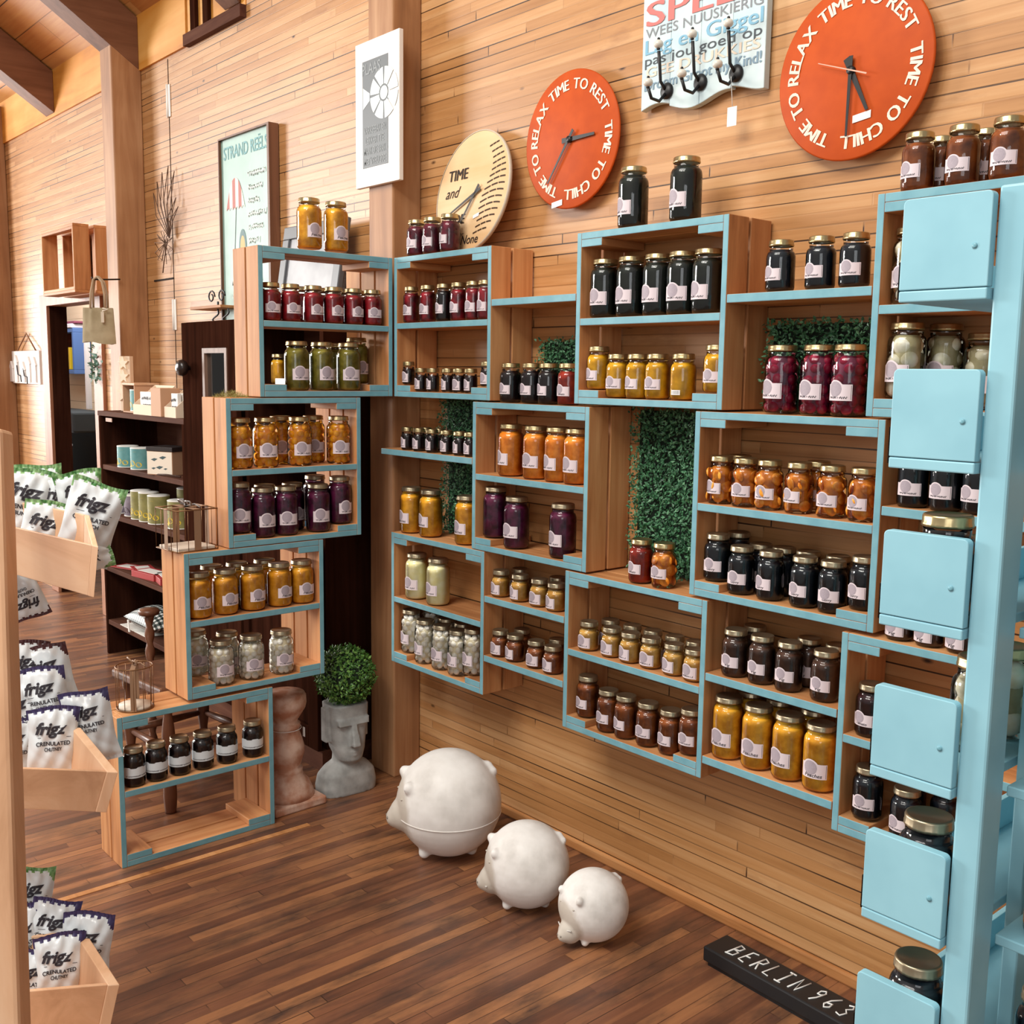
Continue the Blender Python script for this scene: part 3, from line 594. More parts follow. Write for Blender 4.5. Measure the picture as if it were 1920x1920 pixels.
for nm, ang, l, wd_ in (('minute_hand', 247, .14, .0045), ('hour_hand', 214, .105, .005)):
    dx, dz = sin(radians(ang)), cos(radians(ang)); b = MB(); q = lambda u, v, y: (.028+dx*u+dz*v, y, -.01+dz*u-dx*v); y = -.012
    b.hexa([q(-.03, -wd_, y), q(-.03, wd_, y), q(-.03, wd_, y-.001), q(-.03, -wd_, y-.001), q(l, -wd_*.6, y), q(l, wd_*.6, y), q(l, wd_*.6, y-.001), q(l, -wd_*.6, y-.001)]); b.build(nm, BLACK, t)
MB().add([(.03, -.008, -.09), (.06, -.008, -.083), (.06, -.008, -.072), (.03, -.008, -.079)], [(0, 1, 2, 3)]).build('price_sticker', PRICE, t)

# hook board
t = thing('hook_board', 'pale blue lettered board with three black coat hooks on the wall', 'coat rack', (-1.775, 2.168, 2.137))
for i in range(4):
    x0 = -.196+i*.098; b = MB(); n = 8; vs = []
    for k2 in range(n+1):
        x = x0+.0975*k2/n; u = (x+.196)/.392; zb = .012*sin(u*11)+(.006 if i in (0, 3) else 0); zt = .42+.008*sin(u*9)
        vs += [(x, -.024, zb), (x, -.002, zb), (x, -.024, zt), (x, -.002, zt)]
    fs = []
    for k2 in range(n):
        a = 4*k2; c = a+4; fs += [(a, c, c+2, a+2), (a+1, a+3, c+3, c+1), (a, a+1, c+1, c), (a+2, c+2, c+3, a+3)]
    fs += [(0, 2, 3, 1), (4*n, 4*n+1, 4*n+3, 4*n+2)]
    b.add(vs, fs); b.build('plank', mottled('pale_blue_wash', '#b9cdd2', '#c9d7d8', 14, .5), t, .002)
WT = {'r': plain('faded_red', '#c9746e', .7), 'g': plain('faded_grey', '#85888c', .7), 'b': plain('faded_blue', '#7fb0c8', .7), 'k': plain('faded_black', '#4a5055', .7), 't': plain('faded_tan', '#dccbb8', .7), 's': plain('slate_blue', '#7b93a3', .7)}
for body, z, s, m, fit, bo in (('lepel', .30, .05, 'b', .2, .01), ('SPEEL', .215, .085, 'r', .37, .015), ('WEES NUUSKIERIG', .187, .034, 'g', .37, .0), ('Lag en Giggel', .146, .052, 'b', .37, .008), ('pas jou goed op', .118, .036, 'k', .37, 0), ('GEE DRUKKIES', .088, .036, 't', .36, .006), ('Droom Groot my Kind!', .055, .038, 's', .37, .006)):
    b = MB()
    for q_ in range(1+int(bo > 0)+int(bo > .01)*2): write(b, body, s, lambda x, y: (x+q_*.0022, -.0252-q_*.0002, y), 0, y=z, fit=fit)
    b.build('lettering', WT[m], t)
IV = plain('ivory_knob', '#d8d2c6', .25)
for i, x in enumerate((-.105, .005, .115)):
    z = .042
    MB().lathe([(0, 0), (.02, 0), (.021, .004), (.012, .010), (0, .011)], n=20, cap=False).build('hook_plate', BLACK, t, loc=(x, -.0245, z), rot=(pi/2, 0, 0))
    hk = MB().tube([(x, -.03, z), (x-.002, -.05, z+.02), (x-.002, -.055, z+.06), (x, -.062, z+.092)], .0042).tube([(x, -.03, z-.006), (x, -.055, z-.03), (x, -.085, z-.028), (x, -.098, z-.006)], .0042).build('hook', BLACK, t)
    for (kx, ky, kz) in ((x, -.064, z+.108), (x, -.099, z+.008)):
        MB().ball((kx, ky, kz), .0125, 0, 14, (1, 1, .85)).build('knob', IV, hk)
        MB().ball((kx, ky, kz+.0125), .004, 0, 8).ball((kx, ky, kz-.012), .0055, 0, 8, (1, 1, .5)).build('knob_cap', BLACK, hk)
tg = MB().tube([(.118, -.05, .03), (.122, -.045, -.04)], .0008, 4).box(.108, .136, -.046, -.045, -.085, -.04).build('price_tag', PRICE, t)

# framed sign on the corner post
t = thing('framed_sign', 'white framed windmill sign with grey panel on the corner post', 'sign', (-3.062, 2.052, 2.076))
MB().box(-.131, .131, -.018, -.001, 0, .474).build('board', plain('sign_white', '#e6e0da', .35), t, .002)
MB().box(-.085, .067, -.0195, -.018, .062, .41).build('grey_panel', plain('sign_grey', '#62676a', .5), t)
b = MB(); cx, cz, R1 = .045, .29, .082; y = -.0202; n = 8
for i in range(n):
    a0, a1 = 2*pi*i/n+.06, 2*pi*(i+1)/n-.06; vs = []
    for k2 in range(7):
        a = a0+(a1-a0)*k2/6; vs += [(cx+.028*cos(a), y, cz+.028*sin(a)), (cx+R1*cos(a), y, cz+R1*sin(a))]
    b.add(vs, [(2*q, 2*q+1, 2*q+3, 2*q+2) for q in range(6)])
b.add([(cx, y, cz)]+[(cx+.022*cos(2*pi*q/20), y, cz+.022*sin(2*pi*q/20)) for q in range(20)], [(0, q+1, (q+1) % 20+1) for q in range(20)])
b.add([(cx-.125, y, cz+.035), (cx-.125, y, cz-.035), (cx-.085, y, cz-.012), (cx-.085, y, cz+.012)], [(0, 1, 2, 3)])
b.build('windmill_motif', plain('sign_mint', '#e3ebe6', .5), t)
b = MB(); wf = lambda x, yy: (x-.01, -.0203, yy)
write(b, 'PLAAS', .05, wf, 0, x=-.02, y=.365, fit=.11, bold=.01)
for i, s in enumerate(('VARSGEBAK EN', 'LEKKER TYE', 'MAAK DIE SAAK', 'MET VREUGDE')): write(b, s, .034, wf, 0, y=.172-i*.034, fit=.13 if i != 1 else .11, bold=.006)
b.build('lettering', plain('sign_letter', '#8f9496', .6), t)

# beach sign (text top: STRAND REELS)
t = thing('framed_sign', 'tall mint green beach sign with striped parasol and wooden frame', 'sign', (-4.215, 2.168, 1.655))
MB().box(-.225, .215, -.032, -.002, 0, .785).build('panel', mottled('mint_print', '#8fb0a4', '#9cbcb0', 8, .45), t)
fr = MB().box(-.232, -.225, -.045, 0, -.006, .792).box(.215, .232, -.045, 0, -.006, .792).box(-.225, .215, -.045, 0, .785, .792).box(-.225, .215, -.045, 0, -.006, 0)
fr.build('frame', wood('sign_frame_wood', '#54382a', '#6f4a36', '#835a42', 2, .5, .03), t)
wf = lambda x, y: (x, -.0335, y)
write(MB(), 'STRAND REËLS', .075, wf, 0, y=.70, fit=.40, bold=.008).build('lettering', plain('teal_letter', '#7fb0b4', .7), t)
b = MB()
for i in range(7): scribble(b, .02, .18-.03*(i % 3), .60-i*.055, .03, wf, 0, i, .3)
for i in range(2): scribble(b, -.14, .14, .16-i*.06, .034, wf, 0, i+9, .3)
b.build('lettering', plain('pale_letter', '#e4efe6', .7), t)
scribble(MB(), .06, .19, .03, .06, wf, 0, 4, .14).build('lettering', INK, t)
b = MB(); cx, cz = -.095, .49
for i in range(6):
    a0, a1 = pi-pi*i/6, pi-pi*(i+1)/6; p = [(cx, -.0333, cz+.13)]
    top = lambda u: (cx+.085*(u*2-1), cz+.0+.125*(1-(abs(u*2-1))**2.2))
    vs = []
    for k2 in range(5):
        u = (i+k2/4)/6; x, z = top(u); vs += [(x, -.0334, cz-.0+.012*sin(u*pi*6)**2-.008), (x, -.0334, z)]
    b.add(vs, [(2*q, 2*q+2, 2*q+3, 2*q+1) for q in range(4)], i % 2)
b.add([(cx+.002, -.0334, cz), (cx+.006, -.0334, cz), (cx-.022, -.0334, cz-.27), (cx-.026, -.0334, cz-.27)], [(0, 1, 2, 3)], 2)
b.build('parasol_print', [plain('print_red', '#b5665c', .6), plain('print_cream', '#eee6d2', .6), INK], t)
b = MB()
for q, (w_, c) in enumerate(((.05, 1), (.033, 0))):
    b.add([(cx+.06+w_*.7*cos(2*pi*k2/20), -.0334-.0002*q, cz-.175+w_*1.6*sin(2*pi*k2/20)) for k2 in range(20)], [tuple(range(19, -1, -1))], c)
b.build('surfboard_print', [plain('print_sand', '#c8b070', .6), plain('print_slate', '#5f7f80', .6)], t)

# grey picture frame on the cabinet
t = thing('picture_frame', 'dark grey framed silvery picture leaning behind the topmost stepped crate', 'picture', (-3.60, 2.06, 1.655), (radians(-9), 0, 0))
g = plain('frame_grey', '#5b5e62', .4); b = MB()
for x0, x1, z0, z1 in ((-.23, .23, 0, .05), (-.23, .23, .31, .36), (-.23, -.18, .05, .31), (.18, .23, .05, .31)): b.box(x0, x1, -.012, .012, z0, z1)
b.build('frame', g, t, .004)
MB().box(-.18, .18, -.003, .004, .05, .31).build('picture_sheet', mottled('silver_print', '#6d6e72', '#9c9ca0', 6, .35), t)

# ------------------------------------------------------------------ pigs, bust, pedestal, street sign
PIGM = {}
CONC = mottled('white_concrete', '#cfc8c0', '#e4dfda', 9, .6, detail=5, bump=.06)
BUFF = mottled('worn_concrete', '#bdb3a6', '#d0c8bd', 16, .65)
def pigmat(nm, p, R):
    m, nt, bs = newmat(nm); L = nt.links.new; tc = nt.nodes.new('ShaderNodeTexCoord'); n = N(nt, 'ShaderNodeTexNoise', Scale=1.1/R, Detail=5.0); L(tc.outputs['Object'], n.inputs['Vector'])
    r = ramp(nt, [(.34, '#cfcac4'), (.47, '#e6e2dd'), (.6, '#f3f0ec')]); L(n.outputs[0], r.inputs[0])
    d = N(nt, 'ShaderNodeVectorMath', _operation='DISTANCE'); L(tc.outputs['Object'], d.inputs[0]); d.inputs[1].default_value = p
    ad = N(nt, 'ShaderNodeMath', _operation='MULTIPLY_ADD'); L(n.outputs[0], ad.inputs[0]); ad.inputs[1].default_value = R*.5; L(d.outputs['Value'], ad.inputs[2])
    mr = nt.nodes.new('ShaderNodeMapRange'); mr.inputs['From Min'].default_value = R*.80; mr.inputs['From Max'].default_value = R*.95; mr.inputs['To Min'].default_value = .8; mr.inputs['To Max'].default_value = 0; L(ad.outputs[0], mr.inputs['Value'])
    mx = N(nt, 'ShaderNodeMix', _data_type='RGBA'); L(mr.outputs[0], mx.inputs['Factor']); L(r.outputs[0], mx.inputs[6]); mx.inputs[7].default_value = srgb('#c3b8a9'); L(mx.outputs[2], bs.inputs['Base Color']); bs.inputs['Roughness'].default_value = .55
    bp = N(nt, 'ShaderNodeBump', Strength=.05, Distance=.004); L(n.outputs[0], bp.inputs['Height']); L(bp.outputs[0], bs.inputs['Normal']); return m
def pig(label, x, y, R, face, ear=True, tail=0, snz=-.2):
    t = thing('pig_ornament', label, 'garden ornament', (x, y, 0), (0, 0, 0), 'round white concrete pigs on the floor')
    fx, fy = cos(face), sin(face); px, py = -fy, fx
    P = lambda f, s, z: (fx*f*R+px*s*R, fy*f*R+py*s*R, R+z*R)
    b = MB(); b.ball((0, 0, R), R, 0, 40)
    b.ball(P(.80, 0, snz), R*.34, 0, 20); b.ball(P(1.0, 0, snz-.06), R*.2, 0, 16)
    for s in (-1, 1):
        b.ball(P(.80, s*.42, .48), R*.115, 0, 12, (1, 1, 1.1)); b.ball(P(.5, s*.3, -.84), R*.12, 0, 12); b.ball(P(-.4, s*.3, -.85), R*.11, 0, 12)
    b.ball(P(-.72, .0, .66), R*.13, 0, 12, (1, 1, .8)); b.ball(P(-.82, .1, .58), R*.1, 0, 12)
    o = b.build('body', pigmat('pig_concrete_%d' % int(R*1000), P(.93, -.05, snz*.6), R), t)
    r = o.modifiers.new('fuse', 'REMESH'); r.mode = 'VOXEL'; r.voxel_size = R*.035; r.use_smooth_shade = True
    s = o.modifiers.new('soft', 'SMOOTH'); s.factor = .5; s.iterations = 9
    b = MB()
    for s in (-1, 1): b.ball(P(1.165, s*.07, snz-.03), R*.028, 0, 8)
    b.build('nostrils', plain('nostril_grey', '#8d857b', .8), t)
    b = MB()
    for s in (-1, 1): b.ball(P(.918, s*.30, .22), R*.038, 0, 8, (1, 1, .5))
    b.build('eyes', plain('eye_grey', '#bdb4a7', .8), t)
    n = 48; b = MB()
    b.tube([(fx*0+R*.985*cos(2*pi*q/n), R*.985*sin(2*pi*q/n), R*.83) for q in range(n)], R*.012, 6, closed=True) if R > .14 else b.tube([P(.98, -.3, -.38), P(1.04, -.12, -.42), P(1.06, 0, -.44), P(1.04, .12, -.42), P(.98, .3, -.38)], R*.02, 6)
    b.build('seam', CONC, t)
pig('largest round white concrete pig, closest to the corner', -2.409, 1.853, .16, radians(240), snz=-.18)
pig('middle sized round white concrete pig between the other two', -2.02, 1.825, .117, radians(236), snz=-.34)
pig('smallest round white concrete pig, near the BERLIN street sign', -1.779, 1.841, .092, radians(262), snz=-.56)

t = thing('bust_planter', 'grey stone head planter with square face holding a leafy ball', 'planter', (-3.02, 1.868, 0), (0, 0, radians(-4)))
STONE = mottled('grey_stone', '#8f918f', '#aeb0ae', 22, .75, detail=5, bump=.1)
b = MB()
def loft(b, secs, n=28):   # (z, x centre, half depth, half width, squareness)
    vs = []; fs = []
    for z, xc, a, w_, p in secs:
        for q in range(n):
            th = 2*pi*q/n; c, s = cos(th), sin(th); vs.append((xc+a*math.copysign(abs(c)**(2/p), c), w_*math.copysign(abs(s)**(2/p), s), z))
    for i in range(len(secs)-1):
        for q in range(n): fs.append((i*n+q, i*n+(q+1) % n, (i+1)*n+(q+1) % n, (i+1)*n+q))
    fs += [tuple(range(n-1, -1, -1)), tuple((len(secs)-1)*n+q for q in range(n))]
    return b.add(vs, fs, 0, True)
loft(b, [(0, 0, .062, .105, 3), (.03, 0, .062, .108, 3), (.07, 0, .058, .102, 2.6), (.095, 0, .05, .08, 2.3), (.112, 0, .042, .05, 2), (.15, .0, .042, .046, 2)])
loft(b, [(.108, .022, .03, .024, 2.2), (.125, .02, .05, .044, 2.4), (.16, .01, .058, .056, 2.8), (.2, .004, .058, .063, 3), (.235, 0, .058, .067, 3.4), (.25, 0, .060, .068, 4), (.318, -.002, .06, .07, 4.5)])
b.hexa([(.045, -.06, .252), (.068, -.058, .252), (.068, .058, .252), (.045, .06, .252), (.045, -.062, .272), (.062, -.06, .272), (.062, .06, .272), (.045, .062, .272)])
b.hexa([(.04, -.019, .175), (.092, -.015, .177), (.092, .015, .177), (.04, .019, .175), (.045, -.010, .258), (.068, -.009, .258), (.068, .009, .258), (.045, .010, .258)])
b.ball((.062, 0, .156), .022, 0, 14, (.5, 1.1, .34)).ball((.062, 0, .145), .022, 0, 14, (.5, .95, .34))
for s in (-1, 1): b.box(-.025, .012, s*.06, s*.082, .185, .305)
o = b.build('head', STONE, t); r = o.modifiers.new('fuse', 'REMESH'); r.mode = 'VOXEL'; r.voxel_size = .004; r.use_smooth_shade = True
s_ = o.modifiers.new('soft', 'SMOOTH'); s_.iterations = 3
t2 = tag(MB().ball((0, 0, 0), .088, 1, 24).build('topiary_ball', [plain('topiary_leaf', '#3f6a28', .45), plain('topiary_core', '#12200c', .9), plain('topiary_tip', '#6f9a48', .45)], None, loc=(-3.02, 1.868, .412)), 'clipped leafy green ball growing on top of the grey stone head', 'topiary')
b = MB(); b.ball((0, 0, 0), .088, 1, 24)
for i in range(3400):
    z = random.uniform(-1, 1); a = random.uniform(0, 2*pi); q = math.sqrt(1-z*z); n_ = Vector((q*cos(a), q*sin(a), z)); leaf(b, n_*random.uniform(.084, .104), n_+Vector((random.gauss(0, .35), random.gauss(0, .35), random.gauss(0, .35))), .0135, 2 if random.random() < .3 else 0)
t2.data = b.mesh('topiary_ball', [MATS['topiary_leaf'], MATS['topiary_core'], MATS['topiary_tip']])

TERRA = mottled('weathered_terracotta', '#b67f63', '#ddc0ae', 18, .8, detail=6, bump=.15, lo=.4, hi=.66)
t = thing('candle_pedestal', 'weathered terracotta turned pedestal with square foot beside the stepped crates', 'pedestal', (-3.05, 1.652, 0), (0, 0, radians(2)))
MB().box(-.098, .098, -.098, .098, 0, .028).build('foot', TERRA, t, .006)
MB().lathe([(.094, .028), (.09, .045), (.078, .075), (.058, .098), (.055, .112), (.056, .122), (.047, .127), (.055, .152), (.063, .18), (.062, .2), (.056, .222), (.05, .24), (.043, .258), (.05, .264), (.05, .278), (.042, .283), (.042, .292), (.055, .312), (.067, .332), (.071, .35), (.07, .374), (.064, .384), (.0, .385)], n=40).build('shaft', TERRA, t)
tg = MB().tube([(.053*cos(a_), .053*sin(a_), .262) for a_ in [2*pi*q/20 for q in range(20)]], .0012, 5, closed=True).box(.02, .032, .055, .0562, .225, .258).build('price_tag', PRICE, t)

t = thing('street_sign', 'black wooden sign on the floor chalk lettered BERLIN 963', 'sign', (-1.515, 2.008, 0), (0, 0, radians(-2)))
MB().box(0, .62, -.045, .045, .012, .05).build('board', plain('matt_black', '#1b1b1d', .5), t, .004)
MB().box(.01, .61, -.036, .036, 0, .012).build('batten', MATS['matt_black'], t)
b = MB()
st = {'B': [[(0, 0), (0, 1)], [(0, 1), (.45, .9), (.4, .6), (.05, .52)], [(.05, .52), (.55, .42), (.5, .08), (-.08, .02)]], 'E': [[(.5, 1), (.05, .95), (0, .05), (.5, 0)], [(0, .5), (.42, .52)]], 'R': [[(0, 0), (.05, 1)], [(.05, 1), (.5, .85), (.4, .55), (.05, .5)], [(.12, .5), (.5, 0)]], 'L': [[(.08, 1), (0, .02), (.5, 0)]], 'I': [[(0, 1), (.5, 1)], [(.25, 1), (.2, 0)], [(-.05, 0), (.45, 0)]], 'N': [[(0, 0), (.05, 1), (.5, .02), (.6, 1)]], '9': [[(.48, .8), (.3, 1), (.05, .85), (.1, .6), (.35, .6), (.48, .85), (.35, .3), (.15, 0)]], '6': [[(.45, 1), (.1, .6), (.02, .2), (.25, 0), (.48, .15), (.42, .42), (.1, .35)]], '3': [[(.02, .9), (.3, 1), (.45, .78), (.2, .55), (.48, .35), (.35, .02), (0, .1)]]}
xx = .055
for ch in 'BERLIN 963':
    if ch == ' ': xx += .016; continue
    for ln in st[ch]: b.tube([(xx+.043*(px*.8+.12*py), -.026+.055*py, .0507) for px, py in ln], .0021, 5)
    xx += .0365
b.build('lettering', plain('chalk', '#e9e9e6', .8), t)
# ------------------------------------------------------------------ sky blue rack
t = thing('jar_rack', 'sky blue two sided jar rack with stacked bins and tall post', 'display rack', (0, 0, 0))
post_ = MB().box(-.511, -.48, 1.098, 1.145, 0, 1.648).build('post', SKY, t, .003)
MB().box(-.505, -.486, 1.56, 1.60, 0, 1.62).build('post', SKY, t, .003)
MB().box(-.505, -.486, 1.235, 1.56, .1, 1.62).build('shade_board', SKY, t, .002)  # unseen board added to keep window light off the far side bins
MB().box(-.60, -.39, 1.09, 1.61, 0, .03).build('foot', SKY, t, .004)
PZ = [1.533, 1.351, 1.171, .991, .815, .636, .456, .277]
for i, z in enumerate(PZ):
    for side in (0, 1):
        x0, x1 = (-.610, -.512) if side == 0 else (-.479, -.381)
        ya = 1.088 if side == 0 else 1.15
        bn = MB().box(x0, x1, ya, 1.60, z, z+.012).build('bin', SKY, t, .0015)
        for y0 in ((ya, 1.588) if side == 0 else (1.588,)):
            b = MB(); c = .006; n_ = 5; zz = z+.013; zt = z+.110; pts = []
            for (cx, cz, a0) in ((x1-c, zt-c, 0), (x0+c, zt-c, pi/2)):
                for k2 in range(n_+1): a = a0+pi/2*k2/n_; pts.append((cx+c*cos(a), cz+c*sin(a)))
            pts = [(x1, zz)]+pts+[(x0, zz)]
            m_ = len(pts); b.add([(x, y0, q) for x, q in pts]+[(x, y0+.012, q) for x, q in pts], [tuple(range(m_-1, -1, -1)), tuple(range(m_, 2*m_))]+[(q, (q+1) % m_, m_+(q+1) % m_, m_+q) for q in range(m_)])
            b.build('end_panel', SKY, bn, .001)
        xl = x0 if side == 0 else x1-.008
        MB().box(xl, xl+.008, ya+.012, 1.588, z+.012, z+.055).build('front_lip', SKY, bn, .001)
        xa = x0-.008 if side == 0 else x1+.002
        MB().box(xa, xa+.0022, ya+.012, ya+.2, z+.004, z+.045).build('price_holder', ACRYL, bn)
        if side: continue
        sx = x1-.016 if side == 0 else x1-.02
        MB().lathe([(0, 0), (.003, 0), (.003, .0012), (0, .0006)], n=12, cap=False).build('screw', plain('screw_head', '#6fa5b3', .4), bn, loc=(sx, ya+.0002, z+.055), rot=(pi/2, 0, 0))
rk = [(1.171, 1.138, 'navy', 'third'), (.815, 1.142, 'navy', 'fifth'), (.636, 1.140, 'navy', 'sixth')]
GR = 'jars lying ready in the sky blue rack bins'
for z, y, kd, nth in rk:
    one(kd, 'M', f'dark jar standing first in {nth} bin from top of the sky blue rack', (-.561, y, z+.013), GR, pi/2*-1, lid=LID if nth == 'third' else LID2)
one('mustard', 'Q', 'second jar behind the first in third bin of the sky blue rack', (-.561, 1.222, 1.184), GR, -pi/2)
one('bigonion', 'M', 'jar set well back in fourth bin from top of the sky blue rack', (-.555, 1.235, 1.004), GR, -pi/2)
one('bigonion', 'M', 'jar furthest in behind another in fourth bin of the sky blue rack', (-.560, 1.318, 1.004), GR, -pi/2)
for z, y, nth in ((1.351, 1.187, 'second'), (1.171, 1.187, 'third'), (.991, 1.187, 'fourth'), (.815, 1.187, 'fifth'), (.636, 1.187, 'sixth'), (.456, 1.187, 'seventh')):  # near-black jars put here to imitate the shade beyond the post
    one('navy', 'M', f'dark jar standing in for shade past the post in {nth} bin of the blue rack', (-.43, y, z+.013), GR, pi/2, lid=LID2)

# ------------------------------------------------------------------ crisp stand with bags
STW = LITEW; 
t = thing('crisp_stand', 'pale pine stand with three tilted bins full of white crisp bags', 'display stand', (0, 0, 0))
A_, B_ = Vector((-2.053, .533, 1.335)), Vector((-1.80, .44, 0)); ax = (B_-A_).normalized()
u_ = ax.cross(Vector((.76, -.65, 0))).normalized(); v_ = ax.cross(u_)
b = MB(); hw = .026
b.hexa([B_+u_*a+v_*c for a, c in ((-hw, -hw), (hw, -hw), (hw, hw), (-hw, hw))]+[A_+u_*a+v_*c for a, c in ((-hw, -hw), (hw, -hw), (hw, hw), (-hw, hw))])
b.build('post', LITEZ, t, .008)
MB().box(-2.3, -1.72, .25, .72, 0, .03).build('base', LITEW, t, .004)
def tray(nm, corner, dirv, length, ztop, h, back, lean=.02, rise=.03):
    """corner: outer top end of the front board; dirv points along the front toward it; back: plan vector of the end board"""
    d = Vector((dirv[0], dirv[1], 0)).normalized(); c = Vector((corner[0], corner[1], ztop)); bk = Vector((*back, 0)); th = .011
    n = Vector((d.y, -d.x, 0)); bl = -bk.dot(n); bu = bk.normalized(); L2 = length*.55
    A, B = c, c-d*length; Cc, D = B+bk+d*(length-L2), c+bk            # plan corners at the rim: front end, front far, back far, back end
    inn = lambda p, q: p+(q-p).normalized()*lean
    up = Vector((0, 0, rise)); dn = Vector((0, 0, -h))
    fa, fb, bb, ba = A+(bu-d)*lean, B+bu*lean, Cc-bu*lean, D-(bu+d)*lean
    bn = MB().hexa([fa+dn, fb+dn, bb+dn, ba+dn, fa+dn+Vector((0, 0, th)), fb+dn+Vector((0, 0, th)), bb+dn+Vector((0, 0, th)), ba+dn+Vector((0, 0, th))]).build(nm, LITEW, t, .001)
    w = bu*th; MB().hexa([fa+dn, fb+dn, fb+dn+w, fa+dn+w, A, B, B+w, A+w]).build('front_board', LITEW, bn, .0015)
    MB().hexa([ba+dn, bb+dn, bb+dn-w, ba+dn-w, D+up, Cc+up, Cc+up-w, D+up-w]).build('back_board', LITEW, bn, .0015)
    e = d*.022; MB().hexa([fa+dn-bu*.003, ba+dn, ba+dn+e, fa+dn-bu*.003+e, A-bu*.003, D+up, D+up+e, A-bu*.003+e]).build('end_board', LITEZ, bn, .0015)
tray('bin', (-1.897, .647), (.34, .052), .50, 1.134, .100, (-.20, .055))
tray('bin', (-2.036, .706), (.135, .138), .40, .652, .092, (-.21, .0), rise=.035)
tray('bin', (-2.033, .690), (.09, .15), .36, .203, .125, (-.2, .0))
def bag_mesh(seed, col, text=True, w_=.105, h_=.16):
    rn = random.Random(seed); b = MB(); nx, nz = 30, 44; k1, k2_, k3 = rn.random()*6, rn.random()*6, rn.random()*6
    def f(u, v, side):      # u,v in 0..1
        e = (sin(pi*u)**.6)*(sin(pi*min(1, max(0, (v-.06)/.88)))**.45) if .06 < v < .94 else 0
        wr = .0034*sin(8*u+k1+5*v)*sin(6*v+k2_)+.0022*abs(sin(13*v+k3+7*u))+.0016*sin(19*u-14*v+k1)+.0022*sin(30*u+k2_)*max(0, v-.72)*3
        th = .020*e+wr*min(1, e*2+.25)
        x = (u-.5)*w_*(1-.09*sin(pi*v)+.02*sin(9*v+k1)); z = (v-.5)*h_+.004*sin(5*u+k2_)*(v > .5)*(v-.5)*2
        if v > .93 or v < .06: th += .0016*sin(u*50)
        return (x, -th if side == 0 else th, z)
    for side in (0, 1):
        vs = [f(i/nx, j/nz, side) for j in range(nz+1) for i in range(nx+1)]; fs = []; mm = []
        for j in range(nz):
            for i in range(nx):
                q = j*(nx+1)+i; fc = (q, q+1, q+nx+2, q+nx+1); fs.append(fc if side == 0 else fc[::-1])
        b.add(vs, fs, 0, True)
        base = len(b.m)-nx*nz
        for j in range(nz):
            for i in range(nx):
                vv, uu = (j+.5)/nz, (i+.5)/nx; edge = vv > .945+.012*sin(uu*40+k1) or (uu > .80 and vv > .80 and (vv-.80)*1.4 > (.985-uu)*1.15 and uu > .85+.1*(.95-vv)) or (uu < .05 and vv > .86); b.m[base+j*nx+i] = 1 if edge else 0
    if text:
        def wf(x, y):
            u, v = min(.97, max(.03, x/w_+.5)), y/h_+.5; p = f(u, v, 0); return (x, p[1]-.0016, y)
        write(b, 'frigz', .034, wf, 2, x=-.004, y=h_*.17, bold=.035, shear=.3, fit=.062)
        b.add([wf(-.03, h_*.12), wf(.035, h_*.12), wf(.035, h_*.12+.001), wf(-.03, h_*.12+.001)], [(0, 1, 2, 3)], 2)
        write(b, 'CRENULATED', .0115, wf, 2, x=.0, y=h_*.02, bold=.03, fit=.066); write(b, 'CHUTNEY' if col != 'green' else 'BUNCH', .0105, wf, 2, x=0, y=-h_*.055, bold=.03, fit=.034)
    strip = {'green': mottled('bag_green', '#3f7a3c', '#9cc489', 90, .35), 'purple': plain('bag_purple', '#3d3560', .35), 'maroon': plain('bag_maroon', '#4a2226', .35)}[col]
    return b.mesh('crisp_bag', [plain('bag_foil', '#dfe6ea', .3, 0, .2), strip, INK])
cp = Vector((0, 0, 1.45))
def bag(label, loc, col, roll=0, lean=-14, turn=0, seed=0, grp='white crisp bags in the pine stand', big=1):
    v = cp-Vector(loc); yw = math.atan2(v.y, v.x)+pi/2+radians(turn)
    o = put('crisp_bag', once(('bag', col, seed % 3), lambda: bag_mesh(seed % 3+len(col), col)), None)
    loc = tuple(cp+(Vector(loc)-cp)*1.045)
    o.matrix_world = Matrix.Translation(loc) @ Matrix.Rotation(yw, 4, 'Z') @ Matrix.Rotation(radians(lean*.4), 4, 'X') @ Matrix.Rotation(radians(roll), 4, 'Y') @ Matrix.Scale(big, 4)
    return tag(o, label, 'crisp bag', grp)
G1, G2, G3 = 'green topped crisp bags in the top bin', 'dark topped crisp bags in the middle bin', 'crisp bags in the lowest bin'
bag('largest green edged crisp bag against the pine post, top bin', (-2.262, .638, 1.158), 'green', 14, -10, 0, 0, G1, 1.12)
bag('green edged crisp bag sunk lowest between two others in top bin', (-2.128, .632, 1.118), 'green', 16, -10, 3, 1, G1, .95)
bag('green edged crisp bag leaning outward at the end of the top bin', (-2.036, .692, 1.155), 'green', 17, -10, 0, 2, G1, 1.05)
bag('green edged crisp bag mostly hidden behind the sunken one, top bin', (-2.245, .70, 1.155), 'green', 4, -10, 0, 1, G1, .95)
bag('crinkled green topped crisp bag at the back of the top bin', (-2.165, .722, 1.170), 'green', -6, -8, 10, 0, G1, .95)
bag('green topped bag poking highest at the back beside pine post', (-2.33, .69, 1.165), 'green', -4, -8, 10, 2, G1, 1.05)
bag('plain white foil bag end lying low at the end of top bin', (-2.03, .672, 1.088), 'green', 70, -25, 0, 1, G1, .7)
bag('purple edged crisp bag front and upright in middle bin with full name showing', (-2.150, .640, .690), 'purple', 3, -14, 0, 0, G2)
bag('purple edged crisp bag lowest against the pine post, middle bin', (-2.215, .575, .668), 'purple', 8, -14, 0, 1, G2)
bag('purple edged crisp bag second layer over the upright one, middle bin', (-2.225, .648, .755), 'purple', -6, -22, 0, 2, G2)
